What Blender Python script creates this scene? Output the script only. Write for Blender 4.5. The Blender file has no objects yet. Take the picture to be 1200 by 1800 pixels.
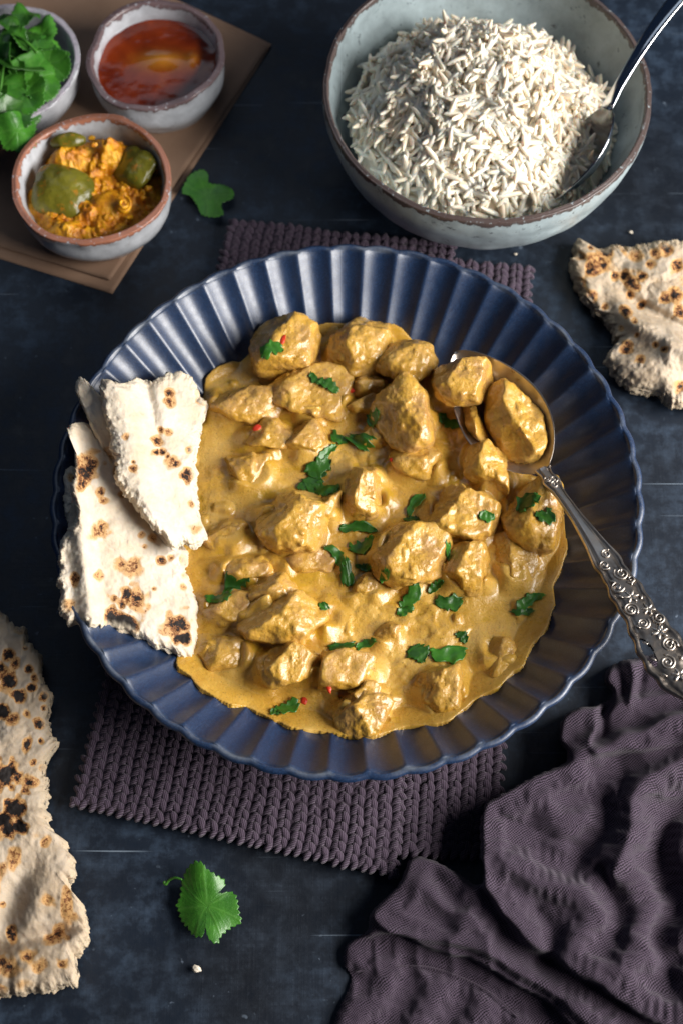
import bpy, bmesh, math, random
import numpy as np
from mathutils import Vector, Matrix
from mathutils.bvhtree import BVHTree
random.seed(7); rng = np.random.default_rng(7)
SC = bpy.context.scene
COL = SC.collection
# ---------------------------------------------------------------- camera
TH = math.radians(66); FPX = 2570.0; DIST = 0.705
FW = np.array([0, math.cos(TH), -math.sin(TH)]); RT = np.array([1.0, 0, 0]); UP = np.cross(RT, FW)
CAM = np.array([-0.0027, 0, 0.045]) - DIST * FW
cd = bpy.data.cameras.new('camera'); cam = bpy.data.objects.new('camera', cd); COL.objects.link(cam)
cd.sensor_fit = 'VERTICAL'; cd.sensor_height = 36; cd.lens = FPX / 1800 * 36
cd.clip_start = 0.01; cd.clip_end = 20
cam.location = CAM; cam.rotation_euler = (math.radians(90) - TH, 0, 0)
cd.dof.use_dof = True; cd.dof.focus_distance = 0.69; cd.dof.aperture_fstop = 7.5
SC.camera = cam
# ---------------------------------------------------------------- world and lamps
w = bpy.data.worlds.new('World'); SC.world = w; w.use_nodes = True
bg = w.node_tree.nodes['Background']
bg.inputs[0].default_value = (0.20, 0.36, 0.75, 1); bg.inputs[1].default_value = 0.045
def area(name, az, el, dist, sx, sy, power, color, aim=(0, 0, 0.03)):
    l = bpy.data.lights.new(name, 'AREA'); l.shape = 'RECTANGLE'; l.size = sx; l.size_y = sy
    l.energy = power; l.color = color
    o = bpy.data.objects.new(name, l); COL.objects.link(o)
    a, e = math.radians(az), math.radians(el)
    o.location = Vector(aim) + dist * Vector((math.cos(e) * math.cos(a), math.cos(e) * math.sin(a), math.sin(e)))
    o.rotation_euler = (Vector(aim) - o.location).to_track_quat('-Z', 'Y').to_euler()
    return o
area('window_light', -12, 29, 1.05, 0.80, 0.64, 31, (1.0, 0.965, 0.92))
area('back_fill_light', 105, 52, 1.3, 1.1, 0.6, 1.4, (0.72, 0.84, 1.0))  # added dim fill standing in for room bounce, not an actual window
SC.view_settings.view_transform = 'Standard'; SC.view_settings.look = 'None'
SC.view_settings.exposure = 0.0; SC.view_settings.gamma = 1.0
# ---------------------------------------------------------------- maths helpers
def P(px, py, z):
    px = np.asarray(px, float); py = np.asarray(py, float); z = np.asarray(z, float)
    px, py, z = np.broadcast_arrays(px, py, z)
    d = FW + RT * ((px - 600) / FPX)[..., None] - UP * ((py - 900) / FPX)[..., None]
    t = (z - CAM[2]) / d[..., 2]
    return CAM + d * t[..., None]
def _h(ix, iy, iz, s):
    h = (ix * 374761393 + iy * 668265263 + iz * 2147483647 + s * 974634777) & 0xFFFFFFFF
    h = ((h ^ (h >> 13)) * 1274126177) & 0xFFFFFFFF
    h = ((h ^ (h >> 15)) * 2246822519) & 0xFFFFFFFF
    h ^= h >> 14
    return (h & 0xFFFFFF) / float(0x7FFFFF) - 1.0
def vn(p, s=0):
    p = np.asarray(p, float); f = np.floor(p); i = f.astype(np.int64) + 10000; t = p - f
    t = t * t * t * (t * (t * 6 - 15) + 10)
    r = 0
    for a in (0, 1):
        wx = t[..., 0] if a else 1 - t[..., 0]
        for b in (0, 1):
            wy = t[..., 1] if b else 1 - t[..., 1]
            for c in (0, 1):
                wz = t[..., 2] if c else 1 - t[..., 2]
                r = r + wx * wy * wz * _h(i[..., 0] + a, i[..., 1] + b, i[..., 2] + c, s)
    return r
def fbm(p, o=4, s=0, g=0.5):
    r = 0; a = 1.0; p = np.asarray(p, float)
    for k in range(o):
        r = r + a * vn(p * (2.03 ** k) + k * 17.3, s + k); a *= g
    return r
def ss(a, b, x):
    t = np.clip((x - a) / (b - a), 0, 1); return t * t * (3 - 2 * t)
def segdist(x, y, poly, closed=True):
    poly = np.asarray(poly, float); n = len(poly); d = np.full(x.shape, 1e9)
    for k in range(n if closed else n - 1):
        a = poly[k]; b = poly[(k + 1) % n]; e = b - a
        t = np.clip(((x - a[0]) * e[0] + (y - a[1]) * e[1]) / max(e @ e, 1e-12), 0, 1)
        d = np.minimum(d, np.hypot(x - a[0] - t * e[0], y - a[1] - t * e[1]))
    return d
def inside(x, y, poly):
    poly = np.asarray(poly, float); n = len(poly); r = np.zeros(x.shape, bool)
    for k in range(n):
        x0, y0 = poly[k]; x1, y1 = poly[(k + 1) % n]
        c = (y0 > y) != (y1 > y)
        r ^= c & (x < (x1 - x0) * (y - y0) / (y1 - y0 + 1e-12) + x0)
    return r
def sdist(x, y, poly):
    d = segdist(x, y, poly); return np.where(inside(x, y, poly), d, -d)
def catmull(pts, n, closed=True):
    pts = np.asarray(pts, float); m = len(pts); out = []
    K = m if closed else m - 1
    for k in range(K):
        if closed: p0, p1, p2, p3 = pts[(k - 1) % m], pts[k], pts[(k + 1) % m], pts[(k + 2) % m]
        else: p0, p1, p2, p3 = pts[max(k - 1, 0)], pts[k], pts[k + 1], pts[min(k + 2, m - 1)]
        for t in np.linspace(0, 1, n, endpoint=False):
            out.append(0.5 * (2 * p1 + (p2 - p0) * t + (2 * p0 - 5 * p1 + 4 * p2 - p3) * t * t + (3 * p1 - p0 - 3 * p2 + p3) * t ** 3))
    if not closed: out.append(pts[-1])
    return np.array(out)
# ---------------------------------------------------------------- object helpers
def mesh(name, V, Fc, smooth=True):
    V = np.asarray(V, np.float32).reshape(-1, 3); me = bpy.data.meshes.new(name)
    me.vertices.add(len(V)); me.vertices.foreach_set('co', V.ravel())
    if isinstance(Fc, np.ndarray): arrs = [Fc]
    else: arrs = [a for a in Fc if len(a)]
    L = np.concatenate([a.ravel() for a in arrs]).astype(np.int32)
    T = np.concatenate([np.full(len(a), a.shape[1]) for a in arrs]).astype(np.int32)
    me.loops.add(len(L)); me.loops.foreach_set('vertex_index', L)
    me.polygons.add(len(T)); me.polygons.foreach_set('loop_start', np.concatenate([[0], np.cumsum(T)[:-1]]).astype(np.int32))
    me.polygons.foreach_set('loop_total', T)
    me.polygons.foreach_set('use_smooth', np.full(len(T), smooth))
    me.update(calc_edges=True); return me
def attr(me, name, vals):
    a = me.attributes.new(name, 'FLOAT', 'POINT'); a.data.foreach_set('value', np.asarray(vals, np.float32).ravel())
def link(name, me, m, parent=None, loc=(0, 0, 0)):
    o = bpy.data.objects.new(name, me); COL.objects.link(o); o.location = loc
    if m is not None and not me.materials: me.materials.append(m)
    if parent is not None: o.parent = parent
    return o
def tag(o, label=None, cat=None, group=None, kind=None):
    if label: o['label'] = label
    if cat: o['category'] = cat
    if group: o['group'] = group
    if kind: o['kind'] = kind
    return o
def top(name, V, Fc, m, label, cat, group=None, attrs=None, smooth=True):
    V = np.asarray(V, float).reshape(-1, 3); o = (V.min(0) + V.max(0)) / 2; o[2] = V[:, 2].min()
    me = mesh(name, V - o, Fc, smooth)
    for k, v in (attrs or {}).items(): attr(me, k, v)
    return tag(link(name, me, m, None, o), label, cat, group)
def empty(name, loc, label=None, cat=None, group=None):
    o = bpy.data.objects.new(name, None); o.empty_display_size = 0.01; COL.objects.link(o); o.location = Vector(loc)
    return tag(o, label, cat, group)
def part(name, V, Fc, m, parent, attrs=None, smooth=True, kind=None):
    me = mesh(name, np.asarray(V, float).reshape(-1, 3) - np.array(parent.matrix_basis.translation), Fc, smooth)
    for k, v in (attrs or {}).items(): attr(me, k, v)
    return tag(link(name, me, m, parent), kind=kind)
def gridf(n, m, wn=False, wm=False):
    i = np.arange(n if wn else n - 1); j = np.arange(m if wm else m - 1)
    I, J = np.meshgrid(i, j, indexing='ij'); I2 = (I + 1) % n; J2 = (J + 1) % m
    return np.stack([I * m + J, I2 * m + J, I2 * m + J2, I * m + J2], -1).reshape(-1, 4)
def ico(sub):
    bm = bmesh.new(); bmesh.ops.create_icosphere(bm, subdivisions=sub, radius=1)
    V = np.array([v.co[:] for v in bm.verts]); F_ = np.array([[v.index for v in f.verts] for f in bm.faces]); bm.free(); return V, F_
ICO = {k: ico(k) for k in (2, 3, 4, 5, 6)}
def join(parts):
    Vs, Fs, o = [], [], 0
    for V, Fc in parts:
        Vs.append(V); Fs.append(Fc + o); o += len(V)
    return np.concatenate(Vs), np.concatenate(Fs)
def tube(pts, rad, k=8, flat=1.0, closed=False):
    pts = np.asarray(pts, float); n = len(pts); rad = np.broadcast_to(np.asarray(rad, float), (n,))
    T = np.gradient(pts, axis=0); T /= np.linalg.norm(T, axis=1)[:, None] + 1e-12
    ref = np.array([0.013, 0.021, 1.0]); A = np.cross(T, ref); A /= np.linalg.norm(A, axis=1)[:, None] + 1e-12
    B = np.cross(A, T); a = np.linspace(0, 2 * np.pi, k, endpoint=False)
    V = pts[:, None] + rad[:, None, None] * (A[:, None] * np.cos(a)[None, :, None] + flat * B[:, None] * np.sin(a)[None, :, None])
    V = V.reshape(-1, 3); Fq = gridf(n, k, False, True)
    V = np.concatenate([V, pts[:1] - T[:1] * rad[0] * .5, pts[-1:] + T[-1:] * rad[-1] * .5])
    c0 = n * k; i = np.arange(k); j = (i + 1) % k
    caps = np.concatenate([np.stack([i, j, np.full(k, c0), np.full(k, c0)], -1), np.stack([(n - 1) * k + j, (n - 1) * k + i, np.full(k, c0 + 1), np.full(k, c0 + 1)], -1)])
    # caps as degenerate-free triangles
    return V, Fq, caps[:, :3]
# ---------------------------------------------------------------- node helpers
def M(name):
    m = bpy.data.materials.new(name); m.use_nodes = True
    return m, m.node_tree, m.node_tree.nodes['Principled BSDF']
def nd(nt, typ, ins=None, **kw):
    n = nt.nodes.new(typ)
    for k, v in kw.items(): setattr(n, k, v)
    for k, v in (ins or {}).items():
        s = n.inputs[k]
        if isinstance(v, bpy.types.NodeSocket): nt.links.new(v, s)
        else: s.default_value = v
    return n
def c4(c): return (c[0], c[1], c[2], 1)
def coord(nt, scale=(1, 1, 1), rot=0.0, out='Object'):
    t = nd(nt, 'ShaderNodeTexCoord')
    return nd(nt, 'ShaderNodeMapping', {'Vector': t.outputs[out], 'Scale': scale, 'Rotation': (0, 0, rot)}).outputs[0]
def noise(nt, vec, scale, detail=4, rough=0.55, dist=0.0):
    return nd(nt, 'ShaderNodeTexNoise', {'Vector': vec, 'Scale': scale, 'Detail': detail, 'Roughness': rough, 'Distortion': dist}).outputs[0]
def ramp(nt, fac, stops, interp='LINEAR'):
    r = nd(nt, 'ShaderNodeValToRGB', {'Fac': fac}); e = r.color_ramp.elements; r.color_ramp.interpolation = interp
    while len(e) < len(stops): e.new(0.5)
    for k, (p, c) in enumerate(stops):
        e[k].position = p; e[k].color = c4(c) if hasattr(c, '__len__') else (c, c, c, 1)
    return r.outputs[0]
def mix(nt, fac, a, b, blend='MIX'):
    n = nd(nt, 'ShaderNodeMix', data_type='RGBA', blend_type=blend)
    for i, v in ((0, fac), (6, a), (7, b)):
        if isinstance(v, bpy.types.NodeSocket): nt.links.new(v, n.inputs[i])
        else: n.inputs[i].default_value = v if i == 0 else c4(v)
    return n.outputs[2]
def mth(nt, op, a, b=0.0, clamp=False):
    n = nd(nt, 'ShaderNodeMath', operation=op, use_clamp=clamp)
    for i, v in ((0, a), (1, b)):
        if isinstance(v, bpy.types.NodeSocket): nt.links.new(v, n.inputs[i])
        else: n.inputs[i].default_value = v
    return n.outputs[0]
def bump(nt, b, h, strength, dist, prev=None):
    n = nd(nt, 'ShaderNodeBump', {'Height': h, 'Strength': strength, 'Distance': dist})
    if prev is not None: nt.links.new(prev, n.inputs['Normal'])
    nt.links.new(n.outputs[0], b.inputs['Normal']); return n.outputs[0]
def at(nt, name): return nd(nt, 'ShaderNodeAttribute', attribute_name=name).outputs['Fac']
def setb(nt, b, **kw):
    for k, v in kw.items():
        s = b.inputs[k.replace('_', ' ')]
        if isinstance(v, bpy.types.NodeSocket): nt.links.new(v, s)
        else: s.default_value = c4(v) if (hasattr(v, '__len__') and len(v) == 3 and s.type == 'RGBA') else v
# ---------------------------------------------------------------- materials
def m_table():
    m, nt, b = M('weathered_dark_blue_board')
    c = coord(nt)
    big = noise(nt, c, 7, 4, .6); fine = noise(nt, c, 85, 6, .7)
    wx = noise(nt, coord(nt, (18, 700, 1)), 1, 3, .6); wy = noise(nt, coord(nt, (700, 18, 1)), 1, 3, .6)
    base = ramp(nt, big, [(.3, (.0028, .0046, .0085)), (.7, (.011, .020, .037))])
    cloud = ramp(nt, fine, [(.46, 0), (.68, 1)])
    col = mix(nt, mth(nt, 'MULTIPLY', cloud, ramp(nt, big, [(.38, .12), (.66, .85)])), base, (.045, .076, .126))
    th = ramp(nt, mth(nt, 'MULTIPLY', wx, wy), [(.24, 0), (.42, 1)])
    col = mix(nt, mth(nt, 'MULTIPLY', mth(nt, 'MULTIPLY', th, cloud), .30), col, (.05, .07, .10))
    sp = ramp(nt, noise(nt, c, 210, 2, .5), [(.69, 0), (.76, 1)])
    spm = ramp(nt, noise(nt, c, 16, 3, .6), [(.48, 0), (.62, 1)])
    col = mix(nt, mth(nt, 'MULTIPLY', mth(nt, 'MULTIPLY', sp, spm), .7), col, (.19, .24, .31))
    # long fine scratches in three directions
    for ang, sc, th0, am in ((.02, (5, 420, 1), .735, .8), (1.25, (9, 520, 1), .75, .5), (-.7, (11, 600, 1), .76, .6)):
        s = ramp(nt, noise(nt, coord(nt, sc, ang), 1, 1, .4), [(th0, 0), (th0 + .018, 1)])
        sm = ramp(nt, noise(nt, coord(nt, (1, 1, 1), ang), 12 + ang * 3, 2, .5), [(.46, 0), (.56, 1)])
        col = mix(nt, mth(nt, 'MULTIPLY', mth(nt, 'MULTIPLY', s, sm), am), col, (.20, .25, .31))
    scuff = ramp(nt, noise(nt, coord(nt, (1, 2.3, 1), .3), 38, 5, .75), [(.66, 0), (.74, 1)])
    col = mix(nt, mth(nt, 'MULTIPLY', scuff, .5), col, (.12, .155, .20))
    rg = ramp(nt, fine, [(.3, .42), (.7, .62)])
    setb(nt, b, Base_Color=col, Roughness=rg, Specular_IOR_Level=.42)
    bump(nt, b, mth(nt, 'ADD', fine, mth(nt, 'MULTIPLY', th, .3)), .2, .0006)
    return m
def m_plate():
    m, nt, b = M('satin_navy_glaze'); c = coord(nt)
    sp = ramp(nt, noise(nt, c, 1500, 2, .6), [(.42, 0), (.72, 1)])
    big = noise(nt, c, 25, 4, .6)
    col = mix(nt, mth(nt, 'MULTIPLY', sp, .55), mix(nt, big, (.003, .012, .040), (.006, .021, .066)), (.028, .075, .18))
    ed = at(nt, 'edge'); em = mth(nt, 'MULTIPLY', ed, ramp(nt, noise(nt, c, 60, 5, .7), [(.42, 0), (.62, .8)]))
    col = mix(nt, em, col, (.14, .16, .19))
    setb(nt, b, Base_Color=col, Roughness=ramp(nt, noise(nt, c, 300, 3), [(.3, .36), (.7, .46)]), Specular_IOR_Level=.85, Coat_Weight=.1, Coat_Roughness=.30)
    bump(nt, b, noise(nt, c, 900, 3, .6), .18, .0003)
    return m
def m_curry(chunk=False):
    m, nt, b = M('turmeric_sauce_coated_chicken' if chunk else 'turmeric_cream_sauce'); c = coord(nt)
    n1 = noise(nt, c, 38, 5, .6); n2 = noise(nt, c, 160, 5, .65); n3 = noise(nt, c, 900, 3, .6)
    col = ramp(nt, n1, [(.28, (.44, .220, .020)), (.5, (.59, .335, .050)), (.72, (.68, .425, .100))])
    if chunk:
        ri = nd(nt, 'ShaderNodeObjectInfo').outputs['Random']
        me = mth(nt, 'MULTIPLY', ramp(nt, noise(nt, c, 48, 5, .7), [(.42, 0), (.56, 1)]), .85)
        col = mix(nt, mth(nt, 'MULTIPLY', me, mth(nt, 'ADD', mth(nt, 'MULTIPLY', ri, .6), .4)), col, (.40, .215, .075))
    red = ramp(nt, noise(nt, c, 45, 3, .5), [(.62, 0), (.72, 1)])
    col = mix(nt, mth(nt, 'MULTIPLY', red, .4), col, (.52, .22, .03))
    gr = ramp(nt, noise(nt, c, 480, 4, .7), [(.56, 0), (.70, .4)]); col = mix(nt, gr, col, (.72, .49, .15))
    dots = ramp(nt, noise(nt, c, 1100, 1, .5), [(.66, 0), (.73, 1)])
    col = mix(nt, mth(nt, 'MULTIPLY', dots, .55), col, (.14, .06, .012))
    rgh = ramp(nt, n2, [(.35, .20), (.65, .42)])
    if not chunk:
        oil = ramp(nt, noise(nt, coord(nt, (1, 1.8, 1), .5), 52, 3, .5), [(.60, 0), (.66, 1)]); col = mix(nt, mth(nt, 'MULTIPLY', oil, .55), col, (.50, .29, .012)); rgh = mth(nt, 'SUBTRACT', rgh, mth(nt, 'MULTIPLY', oil, .14))
    setb(nt, b, Base_Color=col, Roughness=rgh,
         Specular_IOR_Level=.6, Coat_Weight=.45, Coat_Roughness=.15, Subsurface_Weight=.12, Subsurface_Radius=(.006, .003, .001), Subsurface_Scale=.5)
    h = mth(nt, 'ADD', mth(nt, 'MULTIPLY', n2, 1.0), mth(nt, 'MULTIPLY', n3, .35))
    bump(nt, b, h, .6 if chunk else .5, .0014 if chunk else .0014)
    return m
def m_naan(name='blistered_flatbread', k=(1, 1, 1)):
    m, nt, b = M(name); c = coord(nt)
    n1 = noise(nt, c, 60, 5, .6); n2 = noise(nt, c, 420, 5, .7)
    col = ramp(nt, n1, [(.3, (.60, .48, .34)), (.55, (.69, .60, .48)), (.75, (.72, .65, .56))])
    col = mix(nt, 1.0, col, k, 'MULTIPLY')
    hal = ramp(nt, mth(nt, 'ADD', at(nt, 'char'), mth(nt, 'MULTIPLY', noise(nt, c, 45, 4, .6), .5)), [(.30, 0), (.70, .65)]); col = mix(nt, hal, col, (.62, .36, .12))
    ch = at(nt, 'char')
    bk = mth(nt, 'ADD', ch, mth(nt, 'MULTIPLY', mth(nt, 'SUBTRACT', noise(nt, c, 260, 5, .75), .5), 1.5))
    bk = mth(nt, 'MULTIPLY', bk, ramp(nt, ch, [(.02, 0), (.2, 1)]))
    col = mix(nt, ramp(nt, bk, [(.10, 0), (.38, .62)]), col, (.55, .28, .085))
    fn = noise(nt, c, 620, 4, .7); bd = mth(nt, 'ADD', bk, mth(nt, 'MULTIPLY', mth(nt, 'SUBTRACT', fn, .5), 2.2))
    col = mix(nt, ramp(nt, bd, [(.50, 0), (.80, .9)]), col, (.16, .048, .013))
    col = mix(nt, ramp(nt, bd, [(.92, 0), (1.12, 1)]), col, (.014, .010, .009))
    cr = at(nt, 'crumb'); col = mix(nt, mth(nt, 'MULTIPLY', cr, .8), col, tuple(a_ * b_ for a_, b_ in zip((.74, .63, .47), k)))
    vo = nd(nt, 'ShaderNodeTexVoronoi', {'Vector': c, 'Scale': 480.0}).outputs[0]
    setb(nt, b, Base_Color=col, Roughness=.72, Specular_IOR_Level=.3, Subsurface_Weight=.15, Subsurface_Radius=(.006, .004, .002), Subsurface_Scale=.5)
    h = mth(nt, 'ADD', mth(nt, 'MULTIPLY', n2, .8), mth(nt, 'MULTIPLY', vo, mth(nt, 'ADD', mth(nt, 'MULTIPLY', cr, 1.0), .12)))
    bump(nt, b, h, .5, .0011)
    return m
def m_ceramic(name, glaze, dark, rimc, thr, rough=.28, speck=.5, drip=0.0):
    m, nt, b = M(name); c = coord(nt)
    n1 = noise(nt, c, 40, 5, .65); col = mix(nt, ramp(nt, n1, [(.35, 0), (.65, 1)]), glaze, tuple(x * .62 for x in glaze))
    sp = ramp(nt, noise(nt, c, 150, 5, .75), [(.60, 0), (.66, 1)])
    col = mix(nt, mth(nt, 'MULTIPLY', sp, speck), col, dark)
    rm = at(nt, 'rim')
    e = mth(nt, 'ADD', rm, mth(nt, 'MULTIPLY', mth(nt, 'SUBTRACT', noise(nt, coord(nt, (1, 1, .45)), 130, 5, .7), .5), 1.5))
    col = mix(nt, ramp(nt, e, [(thr, 0), (thr + .12, .9)]), col, rimc)
    col = mix(nt, mth(nt, 'MULTIPLY', ramp(nt, e, [(thr + .02, 0), (thr + .07, 1), (thr + .16, 0)]), .6), col, tuple(x * .35 for x in rimc))
    wr = ramp(nt, noise(nt, c, 420, 4, .7), [(.60, 0), (.66, 1)])
    col = mix(nt, mth(nt, 'MULTIPLY', wr, mth(nt, 'MULTIPLY', ramp(nt, e, [(thr, 0), (thr + .2, 1)]), .65)), col, glaze)
    setb(nt, b, Base_Color=col, Roughness=rough, Specular_IOR_Level=.5)
    bump(nt, b, mth(nt, 'ADD', n1, e), .2, .0008)
    return m
def m_leaf(name='fresh_coriander_green', bright=1.0):
    m, nt, b = M(name); c = coord(nt)
    n1 = noise(nt, c, 120, 4, .6)
    col = ramp(nt, n1, [(.3, (.016 * bright, .080 * bright, .007 * bright)), (.7, (.045 * bright, .165 * bright, .014 * bright))])
    ri = nd(nt, 'ShaderNodeObjectInfo').outputs['Random']; col = mix(nt, mth(nt, 'MULTIPLY', ri, .45), col, (.010, .045, .004))
    v = at(nt, 'vein'); col = mix(nt, mth(nt, 'MULTIPLY', v, .18), col, (.14, .32, .06))
    setb(nt, b, Base_Color=col, Roughness=.36, Specular_IOR_Level=.5, Subsurface_Weight=.1, Subsurface_Radius=(.001, .003, .001), Subsurface_Scale=.4)
    bump(nt, b, mth(nt, 'ADD', noise(nt, c, 380, 4, .6), mth(nt, 'MULTIPLY', v, -.5)), .4, .0006)
    return m
def m_silver(name, tint=(.62, .57, .52), rough=.2):
    m, nt, b = M(name); c = coord(nt)
    n = noise(nt, c, 90, 5, .7)
    col = mix(nt, ramp(nt, n, [(.45, 0), (.75, .7)]), tint, tuple(x * .62 for x in tint))
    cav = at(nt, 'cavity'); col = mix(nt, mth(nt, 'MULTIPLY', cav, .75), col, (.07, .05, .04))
    setb(nt, b, Base_Color=col, Metallic=1.0, Roughness=ramp(nt, n, [(.3, rough * .8), (.7, rough * 1.6)]))
    bump(nt, b, noise(nt, coord(nt, (1, 1, 1)), 700, 3, .6), .06, .0003)
    return m
def m_yarn():
    m, nt, b = M('plum_cotton_yarn'); c = coord(nt)
    n = noise(nt, c, 90, 3, .6)
    col = mix(nt, n, (.068, .046, .074), (.118, .083, .125))
    f = at(nt, 'ply')
    ply = ramp(nt, nd(nt, 'ShaderNodeMath', {0: mth(nt, 'MULTIPLY', f, 6.2832 * 4)}, operation='SINE').outputs[0], [(0, .25), (.6, 1)])
    col = mix(nt, ply, (.028, .018, .028), col)
    setb(nt, b, Base_Color=col, Roughness=.85, Specular_IOR_Level=.2, Sheen_Weight=.25, Sheen_Roughness=.5)
    bump(nt, b, mth(nt, 'ADD', ply, mth(nt, 'MULTIPLY', noise(nt, c, 1400, 2, .6), .6)), .8, .0005)
    return m
def m_linen():
    m, nt, b = M('plum_gauze_linen')
    t = nd(nt, 'ShaderNodeUVMap', uv_map='UVMap').outputs[0]
    w1 = nd(nt, 'ShaderNodeTexNoise', {'Vector': t, 'Scale': 9.0, 'Detail': 3.0})
    off = nd(nt, 'ShaderNodeVectorMath', {0: w1.outputs['Color'], 1: (.5, .5, .5)}, operation='SUBTRACT').outputs[0]
    off = nd(nt, 'ShaderNodeVectorMath', {0: off, 'Scale': .05}, operation='SCALE').outputs[0]
    vec = nd(nt, 'ShaderNodeVectorMath', {0: t, 1: off}, operation='ADD').outputs[0]
    def bands(rot, sc): return nd(nt, 'ShaderNodeTexWave', {'Vector': nd(nt, 'ShaderNodeMapping', {'Vector': vec, 'Rotation': (0, 0, rot)}).outputs[0], 'Scale': sc, 'Distortion': 1.3, 'Detail': 2.0, 'Detail Scale': 2.0}, bands_direction='X').outputs[1]
    br = noise(nt, vec, 120, 3, .6); a = bands(1.0, 36.0); a2 = bands(-.55, 33.0)
    th = mth(nt, 'ADD', mth(nt, 'MULTIPLY', a, .65), mth(nt, 'MULTIPLY', a2, .35)); th = mth(nt, 'MULTIPLY', th, mth(nt, 'ADD', br, .5))
    tw = ramp(nt, th, [(.22, 0), (.78, 1)])
    col = mix(nt, tw, (.006, .004, .007), (.084, .060, .090))
    
    setb(nt, b, Base_Color=col, Roughness=.88, Specular_IOR_Level=.15, Sheen_Weight=.12)
    bump(nt, b, th, .6, .0006)
    return m
def m_simple(name, c0, c1, sc, rough, bs=.3, bd=.0006, spec=.4, sss=0):
    m, nt, b = M(name); c = coord(nt); n = noise(nt, c, sc, 5, .65)
    setb(nt, b, Base_Color=mix(nt, ramp(nt, n, [(.32, 0), (.68, 1)]), c0, c1), Roughness=rough, Specular_IOR_Level=spec,
         Subsurface_Weight=sss, Subsurface_Radius=(.005, .003, .002), Subsurface_Scale=.6)
    bump(nt, b, noise(nt, c, sc * 4, 4, .6), bs, bd); return m
MT = m_table(); MP = m_plate(); MS = m_curry(); MC = m_curry(True); MN = m_naan(); MN2 = m_naan('toasted_dimmed_flatbread', (.74, .69, .64)); ML = m_leaf(); MLB = m_leaf('bright_coriander_leaf', 1.6)  # toasted copy is also darkened to paint in dimmer light on table bread
MSIL = m_silver('tarnished_silver', (.58, .52, .46), .33); MSIL2 = m_silver('polished_steel', (.6, .62, .65), .12)
MY = m_yarn(); MLIN = m_linen()
MR = m_simple('boiled_rice', (.84, .70, .52), (.90, .83, .72), 180, .38, .2, .0004, .5, .5)
MKR = m_simple('brown_kraft_paper', (.27, .165, .108), (.33, .21, .14), 30, .75, .25, .0004, .25)
# ---------------------------------------------------------------- table
def build_table():
    n = 60; g = np.linspace(-1.2, 1.2, n); X, Y = np.meshgrid(g, g, indexing='ij')
    V = np.stack([X, Y, np.zeros_like(X)], -1).reshape(-1, 3)
    o = link('table_top', mesh('table_top', V, gridf(n, n)), MT); o['kind'] = 'structure'
    o['label'] = 'dark blue black weathered and scratched table top'
build_table()
# ---------------------------------------------------------------- fluted plate
PC = np.array([0.0, 0.008])
INR = np.array([0, .07, .088, .100, .110, .120, .129, .1355, .1378]); INZ = np.array([.0135, .0135, .0152, .0195, .0265, .0355, .0445, .0508, .0524])
def zplate(r): return np.interp(r, INR, INZ)
def build_plate():
    prof = np.array(list(zip(INR, INZ)) + [(.1392, .0528), (.1406, .0520), (.1404, .0500), (.134, .042), (.122, .030), (.108, .0195), (.09, .0125), (.078, .0105), (.074, .0095), (0.0, .0100)])
    prof = catmull(prof, 6, False)
    # smoothing
    NF = 50; na = NF * 18; a = np.linspace(0, 2 * np.pi, na, endpoint=False)
    s = np.sqrt(np.sin(NF * a / 2) ** 2 + .012); s = (s - s.min()) / (s.max() - s.min())
    T = np.gradient(prof, axis=0); T /= np.linalg.norm(T, axis=1)[:, None] + 1e-9
    Nn = np.stack([T[:, 1], -T[:, 0]], -1)       # towards outside/below for the inner wall
    k_in = 6 * 8
    idx = np.arange(len(prof)); r = prof[:, 0]
    inner = idx <= k_in
    wgt = ss(.084, .116, r)
    amp = np.where(inner, .0025 * wgt, 0); 
    am2 = np.where(~inner, .0013 * wgt * 1.0, 0)
    rimk = (idx > k_in - 8) & (idx < k_in + 14)
    V = np.zeros((len(prof), na, 3))
    R = prof[:, 0][:, None] + (amp * Nn[:, 0])[:, None] * (s[None] - .3) + (am2)[:, None] * (s[None] - .3)
    Z = prof[:, 1][:, None] + (amp * Nn[:, 1])[:, None] * (s[None] - .3)
    R = R * (1 + .003 * np.sin(2 * a + 1)[None])
    V[..., 0] = PC[0] + R * np.cos(a); V[..., 1] = PC[1] + R * np.sin(a); V[..., 2] = Z
    ed = np.exp(-((idx - k_in - 3) / 5.0) ** 2)[:, None] * np.ones(na)[None]
    top('dinner_plate', V, gridf(len(prof), na, False, True), MP, 'large dark blue fluted dinner plate holding the chicken curry', 'plate', attrs={'edge': ed})
build_plate()
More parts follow.
